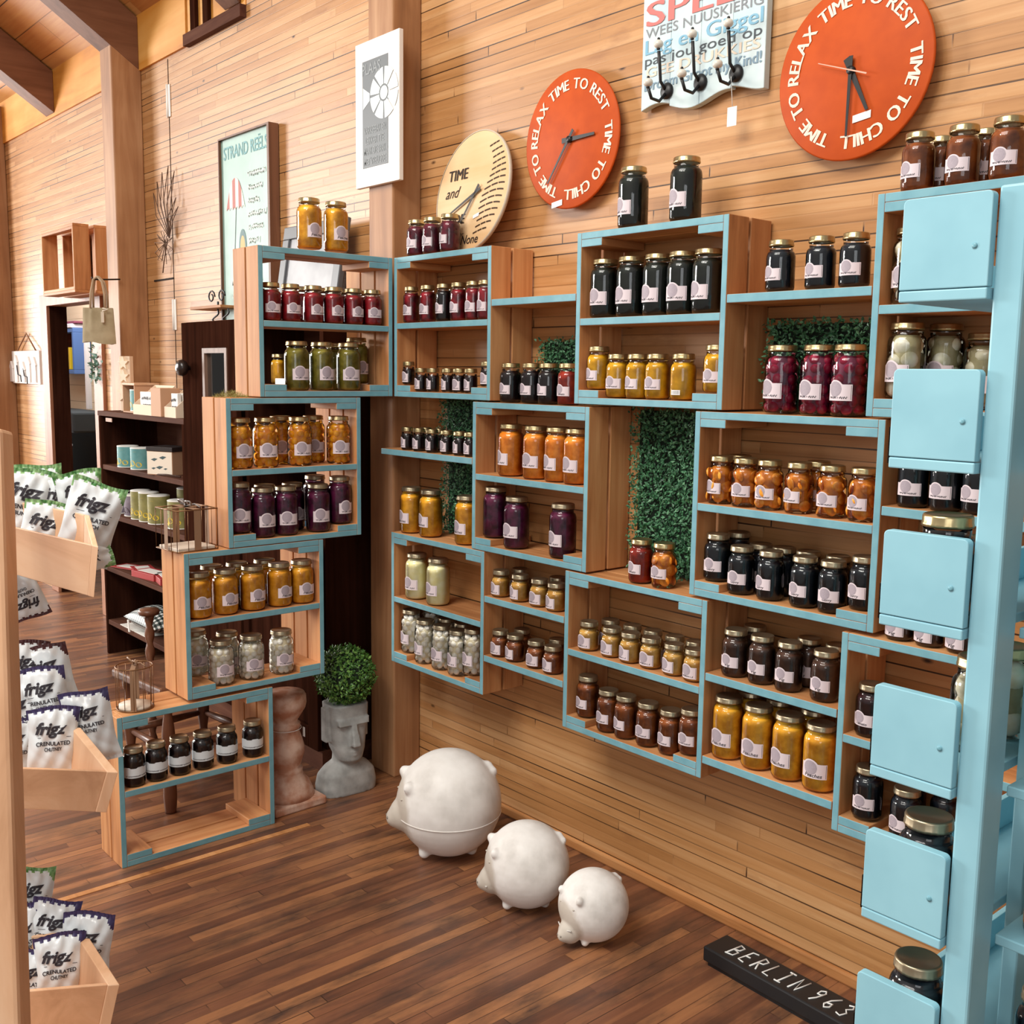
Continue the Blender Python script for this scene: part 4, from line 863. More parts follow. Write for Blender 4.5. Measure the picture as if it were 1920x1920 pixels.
bag('purple edged crisp bag at the outer end of the middle bin', (-2.150, .715, .712), 'purple', -10, -16, -8, 1, G2)
bag('maroon topped crisp bag high at the back of middle bin', (-2.29, .628, .80), 'maroon', 6, -22, 8, 0, G2)
bag('maroon topped crisp bag behind the second layer, middle bin', (-2.265, .675, .79), 'maroon', -14, -24, -8, 2, G2)
bag('purple edged crisp bag half hidden by the pine post, middle bin', (-2.235, .600, .725), 'purple', -12, -20, 0, 2, G2)
bag('purple edged crisp bag with full name showing in the lowest bin', (-2.110, .620, .225), 'purple', 3, -12, 0, 0, G3)
bag('purple edged crisp bag against the pine post in the lowest bin', (-2.135, .565, .205), 'purple', 8, -12, 0, 1, G3, .95)
bag('purple edged crisp bag tallest at the outer end, lowest bin', (-2.118, .678, .245), 'purple', 6, -10, -14, 2, G3, 1.05)
bag('chutney crisp bag tilted behind the full name bag, lowest bin', (-2.175, .625, .27), 'purple', 14, -18, 0, 1, G3)
bag('white crisp bag leaning on the post side at back of lowest bin', (-2.19, .575, .265), 'purple', -8, -20, 0, 0, G3)
bag('green edged crisp bag rising at the back of the lowest bin', (-2.235, .60, .325), 'green', 10, -24, 8, 2, G3)
bag('white crisp bag tip hanging below the top bin', (-2.285, .63, .985), 'maroon', 160, -12, 0, 1, G1, .8)

# ------------------------------------------------------------------ wire lanterns, moss
def bow(t, m, z, s=1, x=0, y=0):
    b = MB()
    for sg in (-1, 1):
        b.tube([(x, y, z), (x+sg*.012*s, y-.008*s, z+.012*s), (x+sg*.028*s, y-.006*s, z+.012*s), (x+sg*.026*s, y, z+.003*s), (x, y, z)], .0024*s, 6)
        b.tube([(x, y, z), (x+sg*.018*s, y+.012*s, z+.004*s), (x+sg*.036*s, y+.016*s, z-.002*s)], .002*s, 6)
    b.ball((x, y, z+.002), .005*s, 0, 8); b.build('bow', m, t)
RIB = plain('gauze_ribbon', '#8f6f55', .6)
t = thing('wire_lantern', 'round bronze wire lantern with ribbon bow on the lowest stepped crate', 'candle holder', (-2.985, 1.125, .455))
b = MB()
for z in (.003, .128): b.tube([(.052*cos(2*pi*q/32), .052*sin(2*pi*q/32), z) for q in range(32)], .0019, 6, closed=True)
b.build('rings', BRASS, t); b = MB()
for q in range(12): a = 2*pi*q/12+.1; b.tube([(.052*cos(a), .052*sin(a), .003), (.052*cos(a), .052*sin(a), .128)], .0011, 5)
b.build('wires', BRASS, t)
MB().lathe([(0, .001), (.047, .001), (.048, .012), (0, .013)], n=28, cap=False).build('candle_disc', plain('cream_wax', '#d5c7b6', .6), t)
MB().add([(.0525, -.008, .003), (.0525, .008, .003), (.0525, .008, .128), (.0525, -.008, .128)], [(0, 1, 2, 3)]).add([(-.0525, -.008, .003), (-.0525, .008, .003), (-.0525, .008, .128), (-.0525, -.008, .128)], [(0, 1, 2, 3)]).box(-.0525, .0525, -.007, .007, .129, .130).build('ribbon', RIB, t, rot=(0, 0, -.45))
bow(t, RIB, .134, 1.1)
t = thing('wire_lantern', 'square bronze wire lantern with ribbon bow on the third stepped crate', 'candle holder', (-3.0, 1.305, .912), (0, 0, radians(4)))
b = MB(); h2 = .066
for z in (.003, .125):
    p = [(-h2, -h2, z), (h2, -h2, z), (h2, h2, z), (-h2, h2, z)]
    for q in range(4): b.tube([p[q], p[(q+1) % 4]], .0019, 6)
b.build('rings', BRASS, t); b = MB()
for s in (-1, -.45, .45, 1):
    for x, y in ((s*h2, -h2), (s*h2, h2), (-h2, s*h2), (h2, s*h2)): b.tube([(x, y, .003), (x, y, .125)], .0011, 5)
b.build('wires', BRASS, t)
MB().box(-.06, .06, -.06, .06, .001, .012).build('candle_disc', MATS['cream_wax'], t, .002)
b = MB()
for s in (-1, 1): b.add([(s*.067, -.011, .003), (s*.067, .011, .003), (s*.067, .011, .125), (s*.067, -.011, .125)], [(0, 1, 2, 3)]).add([(-.011, s*.067, .003), (.011, s*.067, .003), (.011, s*.067, .125), (-.011, s*.067, .125)], [(0, 1, 2, 3)])
b.box(-.067, .067, -.01, .01, .1265, .1275).box(-.01, .01, -.067, .067, .1265, .1275); b.build('ribbon', RIB, t); bow(t, plain('silver_ribbon', '#8d8785', .4, .4), .132, 1.3)
b = MB()
for i in range(700):
    a = random.uniform(0, 2*pi); q = math.sqrt(random.random()); p = Vector((-3.0+.055*q*cos(a), 1.455+.05*q*sin(a), 1.3665+.02*(1-q*q)*random.random()))
    d = Vector((random.gauss(0, 1), random.gauss(0, 1), random.gauss(.2, .3))).normalized()*.014; b.add([p, p+Vector((.0012, .0008, 0)), p+d+Vector((0, 0, .002))], [(0, 1, 2)])
o = tag(b.build('moss_tuft', plain('dry_moss', '#8d8549', .9)), 'tuft of dry moss on top of the second stepped crate', 'moss'); o['kind'] = 'stuff'
# ------------------------------------------------------------------ dark bookshelf and what stands on it
t = thing('bookshelf', 'low dark stained bookshelf with mugs and tins against the boarded wall', 'bookcase', (0, 0, 0))
YF, YB = 1.866, 2.166
MB().box(-5.32, -4.292, YF, YB, 1.215, 1.239).build('top', DARKW, t, .002)
for x0 in (-5.308, -4.316): MB().box(x0, x0+.024, YF, YB, 0, 1.215).build('side_panel', DARKZ, t, .002)
MB().box(-5.284, -4.316, YB-.012, YB, .05, 1.215).build('back_panel', DARKW, t)
for z in (.973, .732, .458, .180): MB().box(-5.284, -4.316, YF+.004, YB-.012, z-.024, z).build('shelf', DARKW, t, .002)
MB().box(-5.2, -5.12, YF-.003, YF, 1.19, 1.208).build('price_tag', plain('tan_tag', '#b58e78', .6), t)
PAT = {'lemon': (mottled('lemon_print', '#5f9a9c', '#76acac', 20, .5), '#e3c64a'), 'mauve': (mottled('mauve_print', '#6f6470', '#8d8290', 20, .5), '#3c2a33'), 'mustard': (mottled('mustard_print', '#7f7b48', '#9a945c', 20, .5), '#e8c63a')}
def tin(label, x, y, z, r, h, pat, grp):
    t = thing('printed_tin', label, 'tin', (x, y, z), (0, 0, random.uniform(-.3, .3)), grp)
    m, c = PAT[pat]; MB().lathe([(r, .004), (r, h-.004)], n=32, cap=False).build('body', m, t)
    MB().lathe([(0, 0), (r, 0), (r*1.02, .002), (r, .005)], n=32, cap=False).lathe([(r, h-.005), (r*1.02, h-.002), (r*.97, h), (r*.6, h-.001), (0, h-.001)], n=32, cap=False).build('rims', WHITE, t)
    b = MB(); wr = lambda u, v: ((r+.0006)*sin(u), -(r+.0006)*cos(u), v)
    for (u, v, a, q) in ((-.7, h*.25, .3, .012), (.0, h*.3, .34, .014), (.7, h*.24, .3, .012), (-.3, h*.18, .2, .008)):
        b.add([wr(u+a*cos(2*pi*k2/16), v+q*sin(2*pi*k2/16)) for k2 in range(16)], [tuple(range(16))])
    b.add([wr(-.5, h*.55), wr(-.2, h*.55), wr(.5, h*.82), wr(.2, h*.82)], [(0, 1, 2, 3)])
    b.build('fruit_print', plain('print_'+pat, c, .6), t); return t
tin('teal lemon printed tin nearest the shelf end, second shelf', -5.075, 1.92, .973, .05, .105, 'lemon', 'lemon tins')
tin('teal lemon printed tin beside the patterned box, second shelf', -4.92, 1.925, .973, .05, .105, 'lemon', 'lemon tins')
tin('teal lemon printed tin boxed in wood on top of bookshelf', -5.03, 1.975, 1.245, .05, .105, 'lemon', 'lemon tins')
tin('mauve printed tin at the open end of third shelf', -5.22, 1.92, .732, .055, .11, 'mauve', 'mauve tins')
tin('mauve printed tin tucked behind the mustard tins, third shelf', -5.07, 1.945, .732, .052, .105, 'mauve', 'mauve tins')
tin('tall mustard tin first of three on third shelf', -4.945, 1.925, .732, .047, .14, 'mustard', 'mustard yellow tins')
tin('tall mustard tin middle of three on third shelf', -4.845, 1.925, .732, .047, .14, 'mustard', 'mustard yellow tins')
tin('mustard tin last of three beside wire lantern, third shelf', -4.742, 1.93, .732, .05, .135, 'mustard', 'mustard yellow tins')
tin('dark mustard tin at the back of third shelf', -4.70, 2.06, .732, .055, .165, 'mustard', 'mustard yellow tins')
tin('mustard tin under the ribbon bow, last on third shelf', -4.55, 1.95, .732, .055, .13, 'mustard', 'mustard yellow tins')
CARD = plain('kraft_card', '#c79a78', .7); PALEC = plain('pale_card', '#ecd3b8', .7)
t = thing('wooden_gift_box', 'open pine box framing a lemon tin on top of bookshelf', 'box', (-5.03, 1.975, 1.239))
b = MB().box(-.075, .075, -.06, .06, 0, .006).box(-.075, .075, .055, .06, .006, .13).box(-.075, -.069, -.06, .055, .006, .13).box(.069, .075, -.06, .055, .006, .13); b.build('body', CARD, t)
MB().box(-.08, .08, -.062, .062, .13, .142).build('lid_rail', LITEW, t, .003)
t = thing('star_stand', 'pale wooden stand with cut out stars on top of bookshelf', 'ornament', (-5.215, 1.98, 1.239), (0, 0, .4))
MB().box(-.035, .035, -.012, .012, 0, .27).build('upright', PALEC, t, .002)
b = MB()
for z, s in ((.09, .05), (.17, .035), (.235, .035)):
    p = [((s if q % 2 == 0 else s*.42)*cos(pi/2+q*pi/5), (s if q % 2 == 0 else s*.42)*sin(pi/2+q*pi/5)+z) for q in range(10)]
    b.add([(x, -.022, y) for x, y in p]+[(x, -.012, y) for x, y in p], [tuple(range(9, -1, -1)), tuple(range(10, 20))]+[(q, (q+1) % 10, 10+(q+1) % 10, 10+q) for q in range(10)])
b.build('star', plain('bleached_wood', '#f3e2c8', .6), t)
def carton(label, x, w_, card, h=.085, back=.135):
    t = thing('display_carton', label, 'carton', (x, 1.92, 1.239), (0, 0, 0), 'cardboard cartons on top of bookshelf'); d = .11
    b = MB().box(0, w_, -.05, d-.05, 0, .004).box(0, w_, -.05, -.047, .004, h*.55).box(0, w_, d-.053, d-.05, .004, back)
    for x0 in (0, w_-.003): b.hexa([(x0, -.047, .004), (x0+.003, -.047, .004), (x0+.003, d-.053, .004), (x0, d-.053, .004), (x0, -.047, h*.55), (x0+.003, -.047, h*.55), (x0+.003, d-.053, back), (x0, d-.053, back)])
    b.build('tray', card, t)
    for i in range(3):
        q = MB().box(.02+w_*.08, w_*.8, -.03+i*.025, -.012+i*.025, .005, .105); pk = q.build('packet', WHITE, t, .002)
        if i == 0: scribble(scribble(MB(), w_*.25, w_*.7, .065, .022, lambda x_, y_: (x_, -.0306, y_), 0, 3, .22), w_*.3, w_*.7, .04, .012, lambda x_, y_: (x_, -.0306, y_), 0, 5, .25).build('lettering', INK, pk)
carton('pale cardboard carton of white packets beside the boxed lemon tin', -4.86, .23, PALEC)
carton('pale cardboard carton of white packets against the dark cabinet door', -4.50, .12, PALEC)
tag(MB().box(-4.625, -4.515, 1.86, 1.95, 1.239, 1.365).build('kraft_box', CARD, None, .002), 'plain brown cardboard box between two pale cartons on bookshelf', 'box')
t = thing('script_sign', 'small pale arched sign with curly script standing behind the cartons', 'sign', (-4.48, 2.06, 1.239), (radians(-6), 0, 0))
b = MB(); pts = [(-.12, 0), (.12, 0), (.12, .15)]+[(.055+.05*cos(a), .15+.07*sin(a)) for a in [pi*q/10 for q in range(11)]]+[(-.12, .15)]
m_ = len(pts); b.add([(x, 0, z+.06) for x, z in pts]+[(x, .01, z+.06) for x, z in pts], [tuple(range(m_)), tuple(range(2*m_-1, m_-1, -1))]+[(q+m_, (q+1) % m_+m_, (q+1) % m_, q) for q in range(m_)])
b.box(-.1, .1, 0, .02, -.002, .06); b.build('board', PALEC, t)
b = MB().tube([(-.09+.018*q, -.001, .13+.012*sin(q*1.7)) for q in range(11)], .002, 5).tube([(-.05+.012*cos(a), -.001, .18+.012*sin(a)) for a in [2*pi*q/12 for q in range(12)]], .0015, 5, closed=True).tube([(.05, -.001, .19), (.058, -.001, .21), (.066, -.001, .2)], .003, 5)
b.build('script', plain('script_brown', '#7a6350', .7), t)
t = thing('patterned_box', 'cream leaf printed box with dark lid on second shelf', 'box', (-4.62, 1.935, .973), (0, 0, radians(24)))
MB().box(-.075, .075, -.06, .06, 0, .108).build('body', CARD, t, .002); MB().box(-.078, .078, -.063, .063, .108, .128).build('lid', plain('dark_tin_lid', '#2b2321', .4), t, .002)
b = MB().box(-.073, .073, -.0612, -.06, .004, .106)
b.build('printed_panel', plain('cream_print', '#efe2cf', .6), t)
b = MB()
for (y, z, s) in ((-.03, .07, .02), (.02, .08, .022), (.0, .035, .022), (-.035, .03, .014), (.035, .03, .012)):
    b.add([(y-s, -.0616, z), (y, -.0616, z-s*.35), (y+s, -.0616, z+s*.2), (y, -.0616, z+s*.35)], [(0, 1, 2, 3)])
b.build('leaf_print', plain('print_teal', '#41585c', .6), t)
tag(MB().tube([(-4.62, 1.875, .975), (-4.52, 1.88, .982), (-4.42, 1.90, .98)], .004, 6).build('twig', plain('twig_brown', '#4a3226', .8)), 'thin brown twig lying in front of the patterned box', 'twig')
for i, (x, y, z, r, lab) in enumerate(((-5.16, 1.95, .458, .3, 'red bordered booklet lying at the open end of fourth shelf'), (-5.05, 1.97, .4625, -.2, 'red bordered booklet lying across the first one'), (-4.85, 1.93, .458, .15, 'red and white packet near the stepped crates on fourth shelf'), (-4.72, 1.95, .458, -.2, 'red and white packet partly hidden by stepped crates'))):
    t = thing('booklet', lab, 'booklet', (x, y, z), (0, 0, r), 'red and white booklets on the fourth shelf')
    MB().box(-.10, .10, -.05, .05, 0, .004 if i < 2 else .03).build('cover', plain('booklet_red', '#b23a3a', .5), t, .001)
    zt = .0042 if i < 2 else .0302; MB().box(-.075, .075, -.032, .032, zt-.001, zt+.0008).build('white_panel', WHITE, t)
t = thing('checked_cushion', 'black and white checked cushion on the lowest bookshelf shelf', 'cushion', (-4.86, 1.96, .185), (radians(4), 0, 0))
m, nt, bb = newmat('gingham'); tc = nt.nodes.new('ShaderNodeTexCoord'); sx = nt.nodes.new('ShaderNodeSeparateXYZ'); nt.links.new(tc.outputs['Object'], sx.inputs[0]); acc = None
for q, o_ in enumerate((0, 1)):
    mm = N(nt, 'ShaderNodeMath', _operation='MULTIPLY'); mm.inputs[1].default_value = 42; nt.links.new(sx.outputs[o_], mm.inputs[0])
    fr_ = N(nt, 'ShaderNodeMath', _operation='FRACT'); nt.links.new(mm.outputs[0], fr_.inputs[0]); gt = N(nt, 'ShaderNodeMath', _operation='GREATER_THAN'); gt.inputs[1].default_value = .5; nt.links.new(fr_.outputs[0], gt.inputs[0])
    if acc is None: acc = gt
    else:
        ad = N(nt, 'ShaderNodeMath', _operation='ADD'); nt.links.new(acc.outputs[0], ad.inputs[0]); nt.links.new(gt.outputs[0], ad.inputs[1]); acc = ad
hf = N(nt, 'ShaderNodeMath', _operation='MULTIPLY'); hf.inputs[1].default_value = .5; nt.links.new(acc.outputs[0], hf.inputs[0]); rr = ramp(nt, [(0, '#e8e8e4'), (.5, '#5e6a68'), (1, '#16201f')]); nt.links.new(hf.outputs[0], rr.inputs[0]); nt.links.new(rr.outputs[0], bb.inputs['Base Color'])
b = MB(); n_ = 14; vs = []; fs = []
for sg in (1, -1):
    o0 = len(vs)
    for j in range(n_+1):
        for i in range(n_+1):
            u, v = i/n_, j/n_; e = (sin(pi*u)*sin(pi*v))**.5; vs.append(((u-.5)*.36, (v-.5)*.2, .065+sg*.06*e))
    for j in range(n_):
        for i in range(n_): q = o0+j*(n_+1)+i; fc = (q, q+1, q+n_+2, q+n_+1); fs.append(fc if sg > 0 else fc[::-1])
b.add(vs, fs, 0, True); b.build('cover', m, t)
MB().box(-.12, -.105, -.105, -.10, .0, .06).build('care_ribbon', WHITE, t)
tag(MB().box(-5.13, -4.80, 1.872, 1.99, .181, .184).build('white_card', WHITE), 'flat white card on the lowest shelf under the checked cushion', 'card')

# ------------------------------------------------------------------ dark cabinet
t = thing('glazed_cabinet', 'tall dark wooden cabinet with glazed knobbed door behind the stepped crates', 'cabinet', (0, 0, 0))
YC = 1.885; X0, X1 = -4.285, -3.205
MB().box(X0, X1, YC, YB, 1.615, 1.645).build('top', DARKW, t, .003); MB().box(X0, X1, YC, YB, 0, .08).build('plinth', DARKW, t)
for x in (X0, -3.80, X1-.025): MB().box(x, x+.025, YC+.02, YB, .08, 1.615).build('side_panel', DARKZ, t)
MB().box(X0, X1, YB-.01, YB, .08, 1.615).build('back_panel', DARKW, t)
for z in (.80, 1.18, 1.395): MB().box(-3.775, X1-.025, YC+.03, YB-.01, z-.022, z).build('shelf', DARKW, t)
MB().box(X0+.025, -3.80, YC+.03, YB-.01, 1.16, 1.182).build('shelf', DARKW, t)
d_o = MB()
for bx in ((X0, X0+.205, 0, 1), (-3.86, -3.79, 0, 1)): d_o.box(bx[0], bx[1], YC-.022, YC, .08, 1.642)
d_o.box(X0+.205, -3.86, YC-.022, YC, 1.535, 1.642).box(X0+.205, -3.86, YC-.022, YC, .08, .9); dr = d_o.build('door', DARKZ, t, .003)
MB().box(X0+.205, -3.86, YC-.012, YC-.008, .9, 1.535).build('glass_pane', clear('cabinet_glass', (.8, .84, .86, 1), 1.25, .01), dr)
b = MB(); 
for bx in ((X0+.205, X0+.225, .9, 1.535), (-3.88, -3.86, .9, 1.535)): b.box(bx[0], bx[1], YC-.026, YC-.004, bx[2], bx[3])
b.box(X0+.225, -3.88, YC-.026, YC-.004, 1.515, 1.535); b.build('glazing_bead', wood('bead_wood', '#5a4236', '#775a4a', '#8d7060', 2, .5, .03), dr)
MB().lathe([(.008, 0), (.012, .012), (.028, .02), (.035, .035), (.031, .05), (.015, .058), (0, .059)], n=24, cap=False).build('knob', plain('dark_knob', '#2a201c', .25), dr, loc=(X0+.08, YC-.022, 1.455), rot=(pi/2, 0, 0))
b = MB().box(-3.775, -3.73, YC-.018, YC, .08, .80).box(X1-.07, X1, YC-.018, YC, .08, .80).box(-3.73, X1-.07, YC-.018, YC, .08, .16).box(-3.73, X1-.07, YC-.018, YC, .70, .80).box(-3.73, X1-.07, YC-.008, YC, .16, .70); b.build('door', DARKZ, t, .003)
MB().box(X0, X1, YC-.02, YC, .80, .84).build('rail', DARKW, t, .003)
tag(MB().box(-3.74, -3.56, 1.95, 2.08, .802, .92).build('blue_box', plain('box_blue', '#6f9fc4', .5), None, .002), 'light blue box inside the dark cabinet behind yellow globe fruit jars', 'box')
one('gold', 'M', 'small jar inside the dark cabinet behind the olive green jars', (-3.66, 1.98, 1.3965), 'jar in the dark cabinet', 0, text=False)
tag(MB().box(-3.62, -3.5, 1.94, 2.0, 1.396, 1.42).build('white_box', WHITE, None, .002), 'small white box beside the jar inside the dark cabinet', 'box')
t = thing('framed_print', 'black and white framed print seen through the cabinet glass', 'picture', (-3.92, 2.06, 1.185), (radians(-5), 0, 0))
MB().box(-.1, .1, 0, .012, 0, .33).build('frame', plain('print_black', '#23282b', .5), t)
b = MB().box(-.06, .09, -.002, 0, .03, .14).box(-.09, -.01, -.002, 0, .2, .31); b.build('print_sheet', plain('print_pale', '#c9dde6', .5), t)
t = thing('wall_bracket', 'scrolled black iron bracket with small wooden shelf above the cabinet', 'bracket', (-4.40, 2.10, 1.645))
MB().box(-.19, .12, -.06, .06, .070, .082).build('ledge', CRW[0], t, .002)
b = MB()
for sx_ in (-.02, .08):
    b.tube([(sx_+.06*q/10+.03*cos(q*.9)*(1-q/14), -.03, .003+.0065*q*1.0) for q in range(11)], .004, 6)
    b.tube([(sx_-.01+.035*cos(q*.6)*(1-q/20), -.03, .122+.03*sin(q*.6)*(1-q/20)) for q in range(14)], .0035, 6)
b.box(-.03, .12, -.034, -.026, 0, .006).box(.03, .036, -.034, -.026, .082, .1); b.build('scroll', BLACK, t)

# ------------------------------------------------------------------ things on the far wall
t = thing('pine_crate', 'open slatted pine crate hanging on the wall above the doorway', 'crate', (-5.86, 1.952, 1.85))
wd_, hg, dp = .53, .36, .205; x0 = -.5; xe = .03
for z in (0, hg-.015): MB().box(x0, xe, 0, .085, z, z+.015).box(x0, xe, .11, dp, z, z+.015).build('slat_board', CRW[0], t, .002)
for x in (x0, xe-.016): MB().box(x, x+.016, 0, .085, .015, hg-.015).box(x, x+.016, .115, dp, .015, hg-.015).build('side_board', CRW[2], t, .002)
MB().box(x0+.016, x0+.2, dp-.012, dp, .015, hg-.015).box(x0+.26, xe-.016, dp-.012, dp, .015, hg-.015).build('back_board', CRW[2], t, .002)
for z in (.015, hg-.03): MB().box(x0+.016, xe-.016, 0, .02, z, z+.015).build('rail', CRW[0], t, .002)
t = thing('tote_bag', 'beige canvas tote bag hanging from the tall timber post', 'bag', (-5.35, 1.90, 1.573), (0, 0, radians(48)))
CANV = mottled('canvas', '#9c8c6c', '#b3a384', 14, .85, bump=.1)
b = MB(); n_ = 14; vs = []; fs = []
for sg in (1, -1):
    o0 = len(vs)
    for j in range(n_+1):
        for i in range(n_+1):
            u, v = i/n_, j/n_; e = (sin(pi*u))**.6*(1-.5*v); vs.append(((u-.5)*(.15+.02*(1-v)), -sg*.035*e-.004*sin(u*19+sg)*v, v*.173+.006*sin(u*6)*(1-v)))
    for j in range(n_):
        for i in range(n_): q = o0+j*(n_+1)+i; fc = (q, q+1, q+n_+2, q+n_+1); fs.append(fc if sg > 0 else fc[::-1])
b.add(vs, fs, 0, True).build('sack', CANV, t)
b = MB()
for y in (-.02, .016): b.tube([(-.03, y, .17), (-.028, y*.8, .24), (-.015, y*.5, .31), (.005, y*.5, .325), (.03, y*.8, .30), (.042, y, .24), (.042, y, .17)], .006, 8)
b.build('handle', plain('cord_beige', '#b9a184', .8), t)
b = MB().tube([(.035, -.03, .17), (.065, -.035, .165), (.035, -.035, .155)], .004, 6).box(.03, .045, -.042, -.038, .10, .152); b.build('tag', plain('tag_cream', '#ddcfba', .7), t)
tag(MB().tube([(-5.368, 2.021, 1.894), (-5.362, 1.95, 1.888), (-5.358, 1.885, 1.884), (-5.357, 1.875, 1.895)], .004, 8).build('coat_hook', BLACK), 'black hook on the tall timber post holding the tote bag', 'hook')
t = thing('house_hanging', 'white wooden house row hanging by string from the end wall', 'wall hanging', (-7.415, 2.15, 1.34))
b = MB().box(-.30, .29, -.006, .012, 0, .215)
b.build('board', WHITE, t, .002); b = MB()
for x, z, s in ((-.3, .1, .07), (-.19, .14, .07), (-.04, .09, .08), (.08, .13, .07), (.2, .12, .08)):
    b.hexa([(x-s*.4, -.016, .01), (x+s*.4, -.016, .01), (x+s*.4, -.006, .01), (x-s*.4, -.006, .01), (x-s*.4, -.016, z), (x+s*.4, -.016, z), (x+s*.4, -.006, z), (x-s*.4, -.006, z)])
    b.add([(x-s*.55, -.018, z), (x+s*.55, -.018, z), (x, -.018, z+s*.7), (x-s*.55, -.004, z), (x+s*.55, -.004, z), (x, -.004, z+s*.7)], [(0, 1, 2), (5, 4, 3), (0, 3, 4, 1), (1, 4, 5, 2), (2, 5, 3, 0)])
b.build('house', plain('white_gable', '#efe9e6', .5), t)
b = MB().tube([(-.16, -.017, .12), (-.14, -.018, .06), (-.08, -.018, .05), (-.07, -.018, .01)], .004, 5).tube([(-.02, -.018, .10), (.0, -.018, .05), (.06, -.018, .045), (.06, -.018, .0)], .004, 5); b.build('outline', INK, t)
MB().tube([(-.2, 0, .21), (.0, .006, .33), (.22, 0, .21)], .005, 6).build('string', plain('jute', '#8a5f3c', .8), t)
t = thing('wire_flower', 'twisted dark wire flower ornament fixed to the boarded wall by the post', 'ornament', (-5.06, 2.145, 1.96))
b = MB()
for q in range(7):
    a = radians(-34+q*13); l = .34-.02*abs(q-3)-(.09 if q > 4 else 0); b.tube([(0.02, 0, .12), (l*.5*sin(a)-.025, -.012, .12+l*.5*cos(a)), (l*sin(a), 0, .12+l*cos(a)), (l*.5*sin(a)+.03, -.015, .12+l*.5*cos(a)), (0.02, 0, .12)], .002, 5)
for q in range(9): a = 2*pi*q/9; b.tube([(-.02, -.005, .1), (-.02+.07*cos(a), -.03, .08+.07*sin(a)), (-.02+.08*cos(a+.5), 0, .08+.08*sin(a+.5)), (-.02, -.005, .1)], .0018, 5)
b.tube([(0, 0, .12), (-.05, 0, .02), (-.07, 0, -.04)], .003, 5); b.build('wire', plain('rusty_wire', '#6b5140', .6, .4), t)
# beyond the doorway
t = thing('blue_wall_crate', 'small blue crate shelf with books on the wall beyond the doorway', 'crate', (-10.87, 3.39, 1.39))
BL = plain('deep_blue_paint', '#4d6ea6', .5); b = MB().box(0, .64, 0, .16, 0, .04).box(0, .64, 0, .16, .39, .43).box(0, .04, 0, .16, .04, .39).box(.6, .64, 0, .16, .04, .39)
b.build('frame', BL, t, .004); MB().box(.04, .6, .145, .16, .04, .39).build('back', DARKW, t)
tag(MB().box(-10.50, -10.37, 3.40, 3.52, 1.432, 1.64).build('book', plain('book_yellow', '#cfae1e', .5), None, .004), 'yellow book standing in the blue crate beyond the doorway', 'book')
tag(MB().hexa([(-10.66, 3.40, 1.432), (-10.63, 3.40, 1.432), (-10.63, 3.5, 1.432), (-10.66, 3.5, 1.432), (-10.76, 3.40, 1.56), (-10.73, 3.40, 1.57), (-10.73, 3.5, 1.57), (-10.76, 3.5, 1.56)]).build('book', plain('book_red', '#9c2f3a', .5), None, .003), 'thin red book leaning in the blue crate beyond the doorway', 'book')
tag(MB().box(-10.87, -10.25, 3.38, 3.53, 1.822, 1.86).build('folded_cloth', plain('cloth_white', '#e8e6ee', .7), None, .006), 'white folded cloth on top of the blue crate beyond the doorway', 'cloth')
tag(MB().box(-10.88, -10.22, 3.40, 3.53, 1.862, 1.885).build('folded_cloth', plain('cloth_plum', '#7d3a52', .7), None, .006), 'plum folded cloth topmost above the blue crate beyond the doorway', 'cloth')
tag(MB().box(-11.2, -9.75, 3.2, 3.55, .86, 1.05).box(-11.2, -9.75, 3.48, 3.55, .0, .86).build('sofa', plain('slate_fabric', '#3f474c', .7), None, .02), 'slate grey padded bench back beyond the doorway', 'bench')
tag(MB().box(-11.2, -9.75, 2.9, 3.19, 0, .745).build('low_counter', plain('charcoal', '#1f2226', .5), None, .004), 'charcoal low counter beyond the doorway', 'counter')
tag(MB().box(-11.2, -9.75, 2.88, 3.19, .747, .765).build('worktop', plain('counter_white', '#cfd8e4', .4), None, .002), 'pale worktop lying on the charcoal counter beyond the doorway', 'worktop')
tag(MB().box(-10.66, -10.33, 2.94, 3.12, .767, .85).build('cardboard_box', PALEC, None, .003), 'open pale cardboard box on the worktop beyond the doorway', 'box')
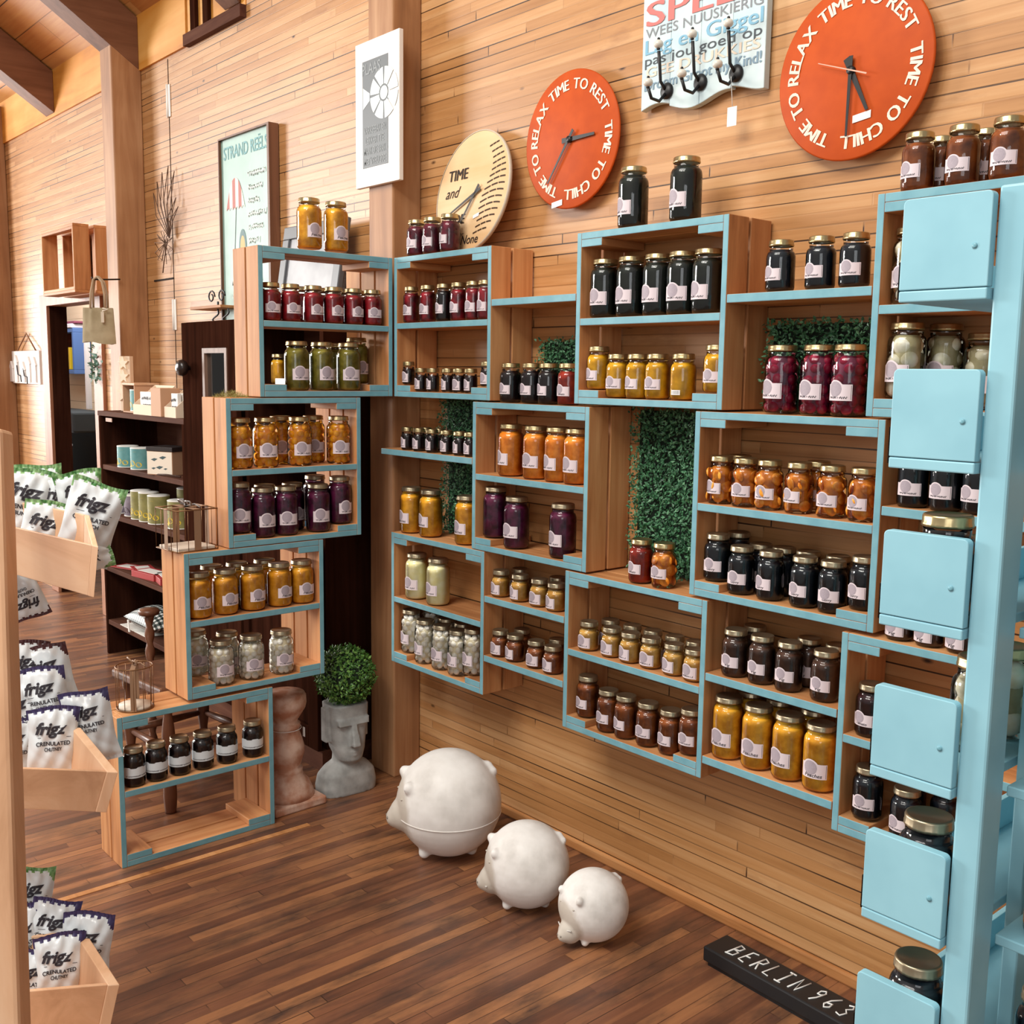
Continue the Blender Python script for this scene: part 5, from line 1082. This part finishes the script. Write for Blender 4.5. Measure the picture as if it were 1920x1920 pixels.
tag(MB().box(-9.98, -9.93, 3.40, 3.44, 1.07, 1.75).build('pale_rail', plain('rail_white', '#e6e6ea', .5), None, .002), 'narrow white upright board seen at the doorway edge', 'board')
b = MB()
for i in range(60): leaf(b, (-6.09+random.gauss(0, .035), 2.135, 1.455+random.gauss(0, .045)), (random.gauss(0, .6), -1, random.gauss(0, .6)), .035)
tag(b.build('leaf_sprig', plain('sage_leaf', '#5f8474', .6)), 'small sage green leaf sprig pinned to the doorway casing', 'sprig')

# ------------------------------------------------------------------ turned chair behind the stepped crates
CH = wood('walnut_turned', '#3a2218', '#5f3b2a', '#80543c', 2, .35, .05, 18)
def leg(t, x, y, z0, z1, nm='leg', r=.019, twist=False):
    pr = []; n = 48
    for i in range(n+1):
        u = i/n; rr = r*(.62+.38*abs(sin(u*pi*2.2+.5))) if not twist else r*.72
        if u > .9 and not twist: rr = r
        pr.append((rr, z0+(z1-z0)*u))
    rf = (lambda a, z: 1+.28*cos(2*a+z*95)) if twist else None
    return MB().lathe(pr, (x, y, 0), 20, rf=rf).build(nm, CH, t)
t = thing('turned_stool', 'low dark wooden stool on turned legs behind the lowest stepped crate', 'stool', (-3.38, 1.46, 0), (0, 0, radians(6)))
LP = ((.15, -.16), (.15, .14), (-.13, -.15), (-.13, .13))
for x, y in LP: leg(t, x, y, 0, .40, r=.022)
MB().box(-.165, .175, -.195, .175, .40, .43).build('seat', CH, t, .008)
for a, c in ((0, 1), (2, 3), (0, 2), (1, 3)):
    a, c = LP[a], LP[c]; MB().tube([(*a, .21), ((a[0]+c[0])/2, (a[1]+c[1])/2, .21), (*c, .21)], [.009, .014, .009], 10).build('stretcher', CH, t)
t = thing('twisted_stand', 'slim dark barley twist stand with round knob behind the round wire lantern', 'stand', (-3.62, 1.425, 0))
leg(t, 0, 0, .05, .575, 'stem', .019, True)
MB().lathe([(.012, .57), (.034, .577), (.038, .588), (.032, .597), (0, .60)], n=24).build('knob', CH, t)
MB().lathe([(.09, 0), (.09, .012), (.05, .03), (.022, .055), (0, .056)], n=28).build('base', CH, t)
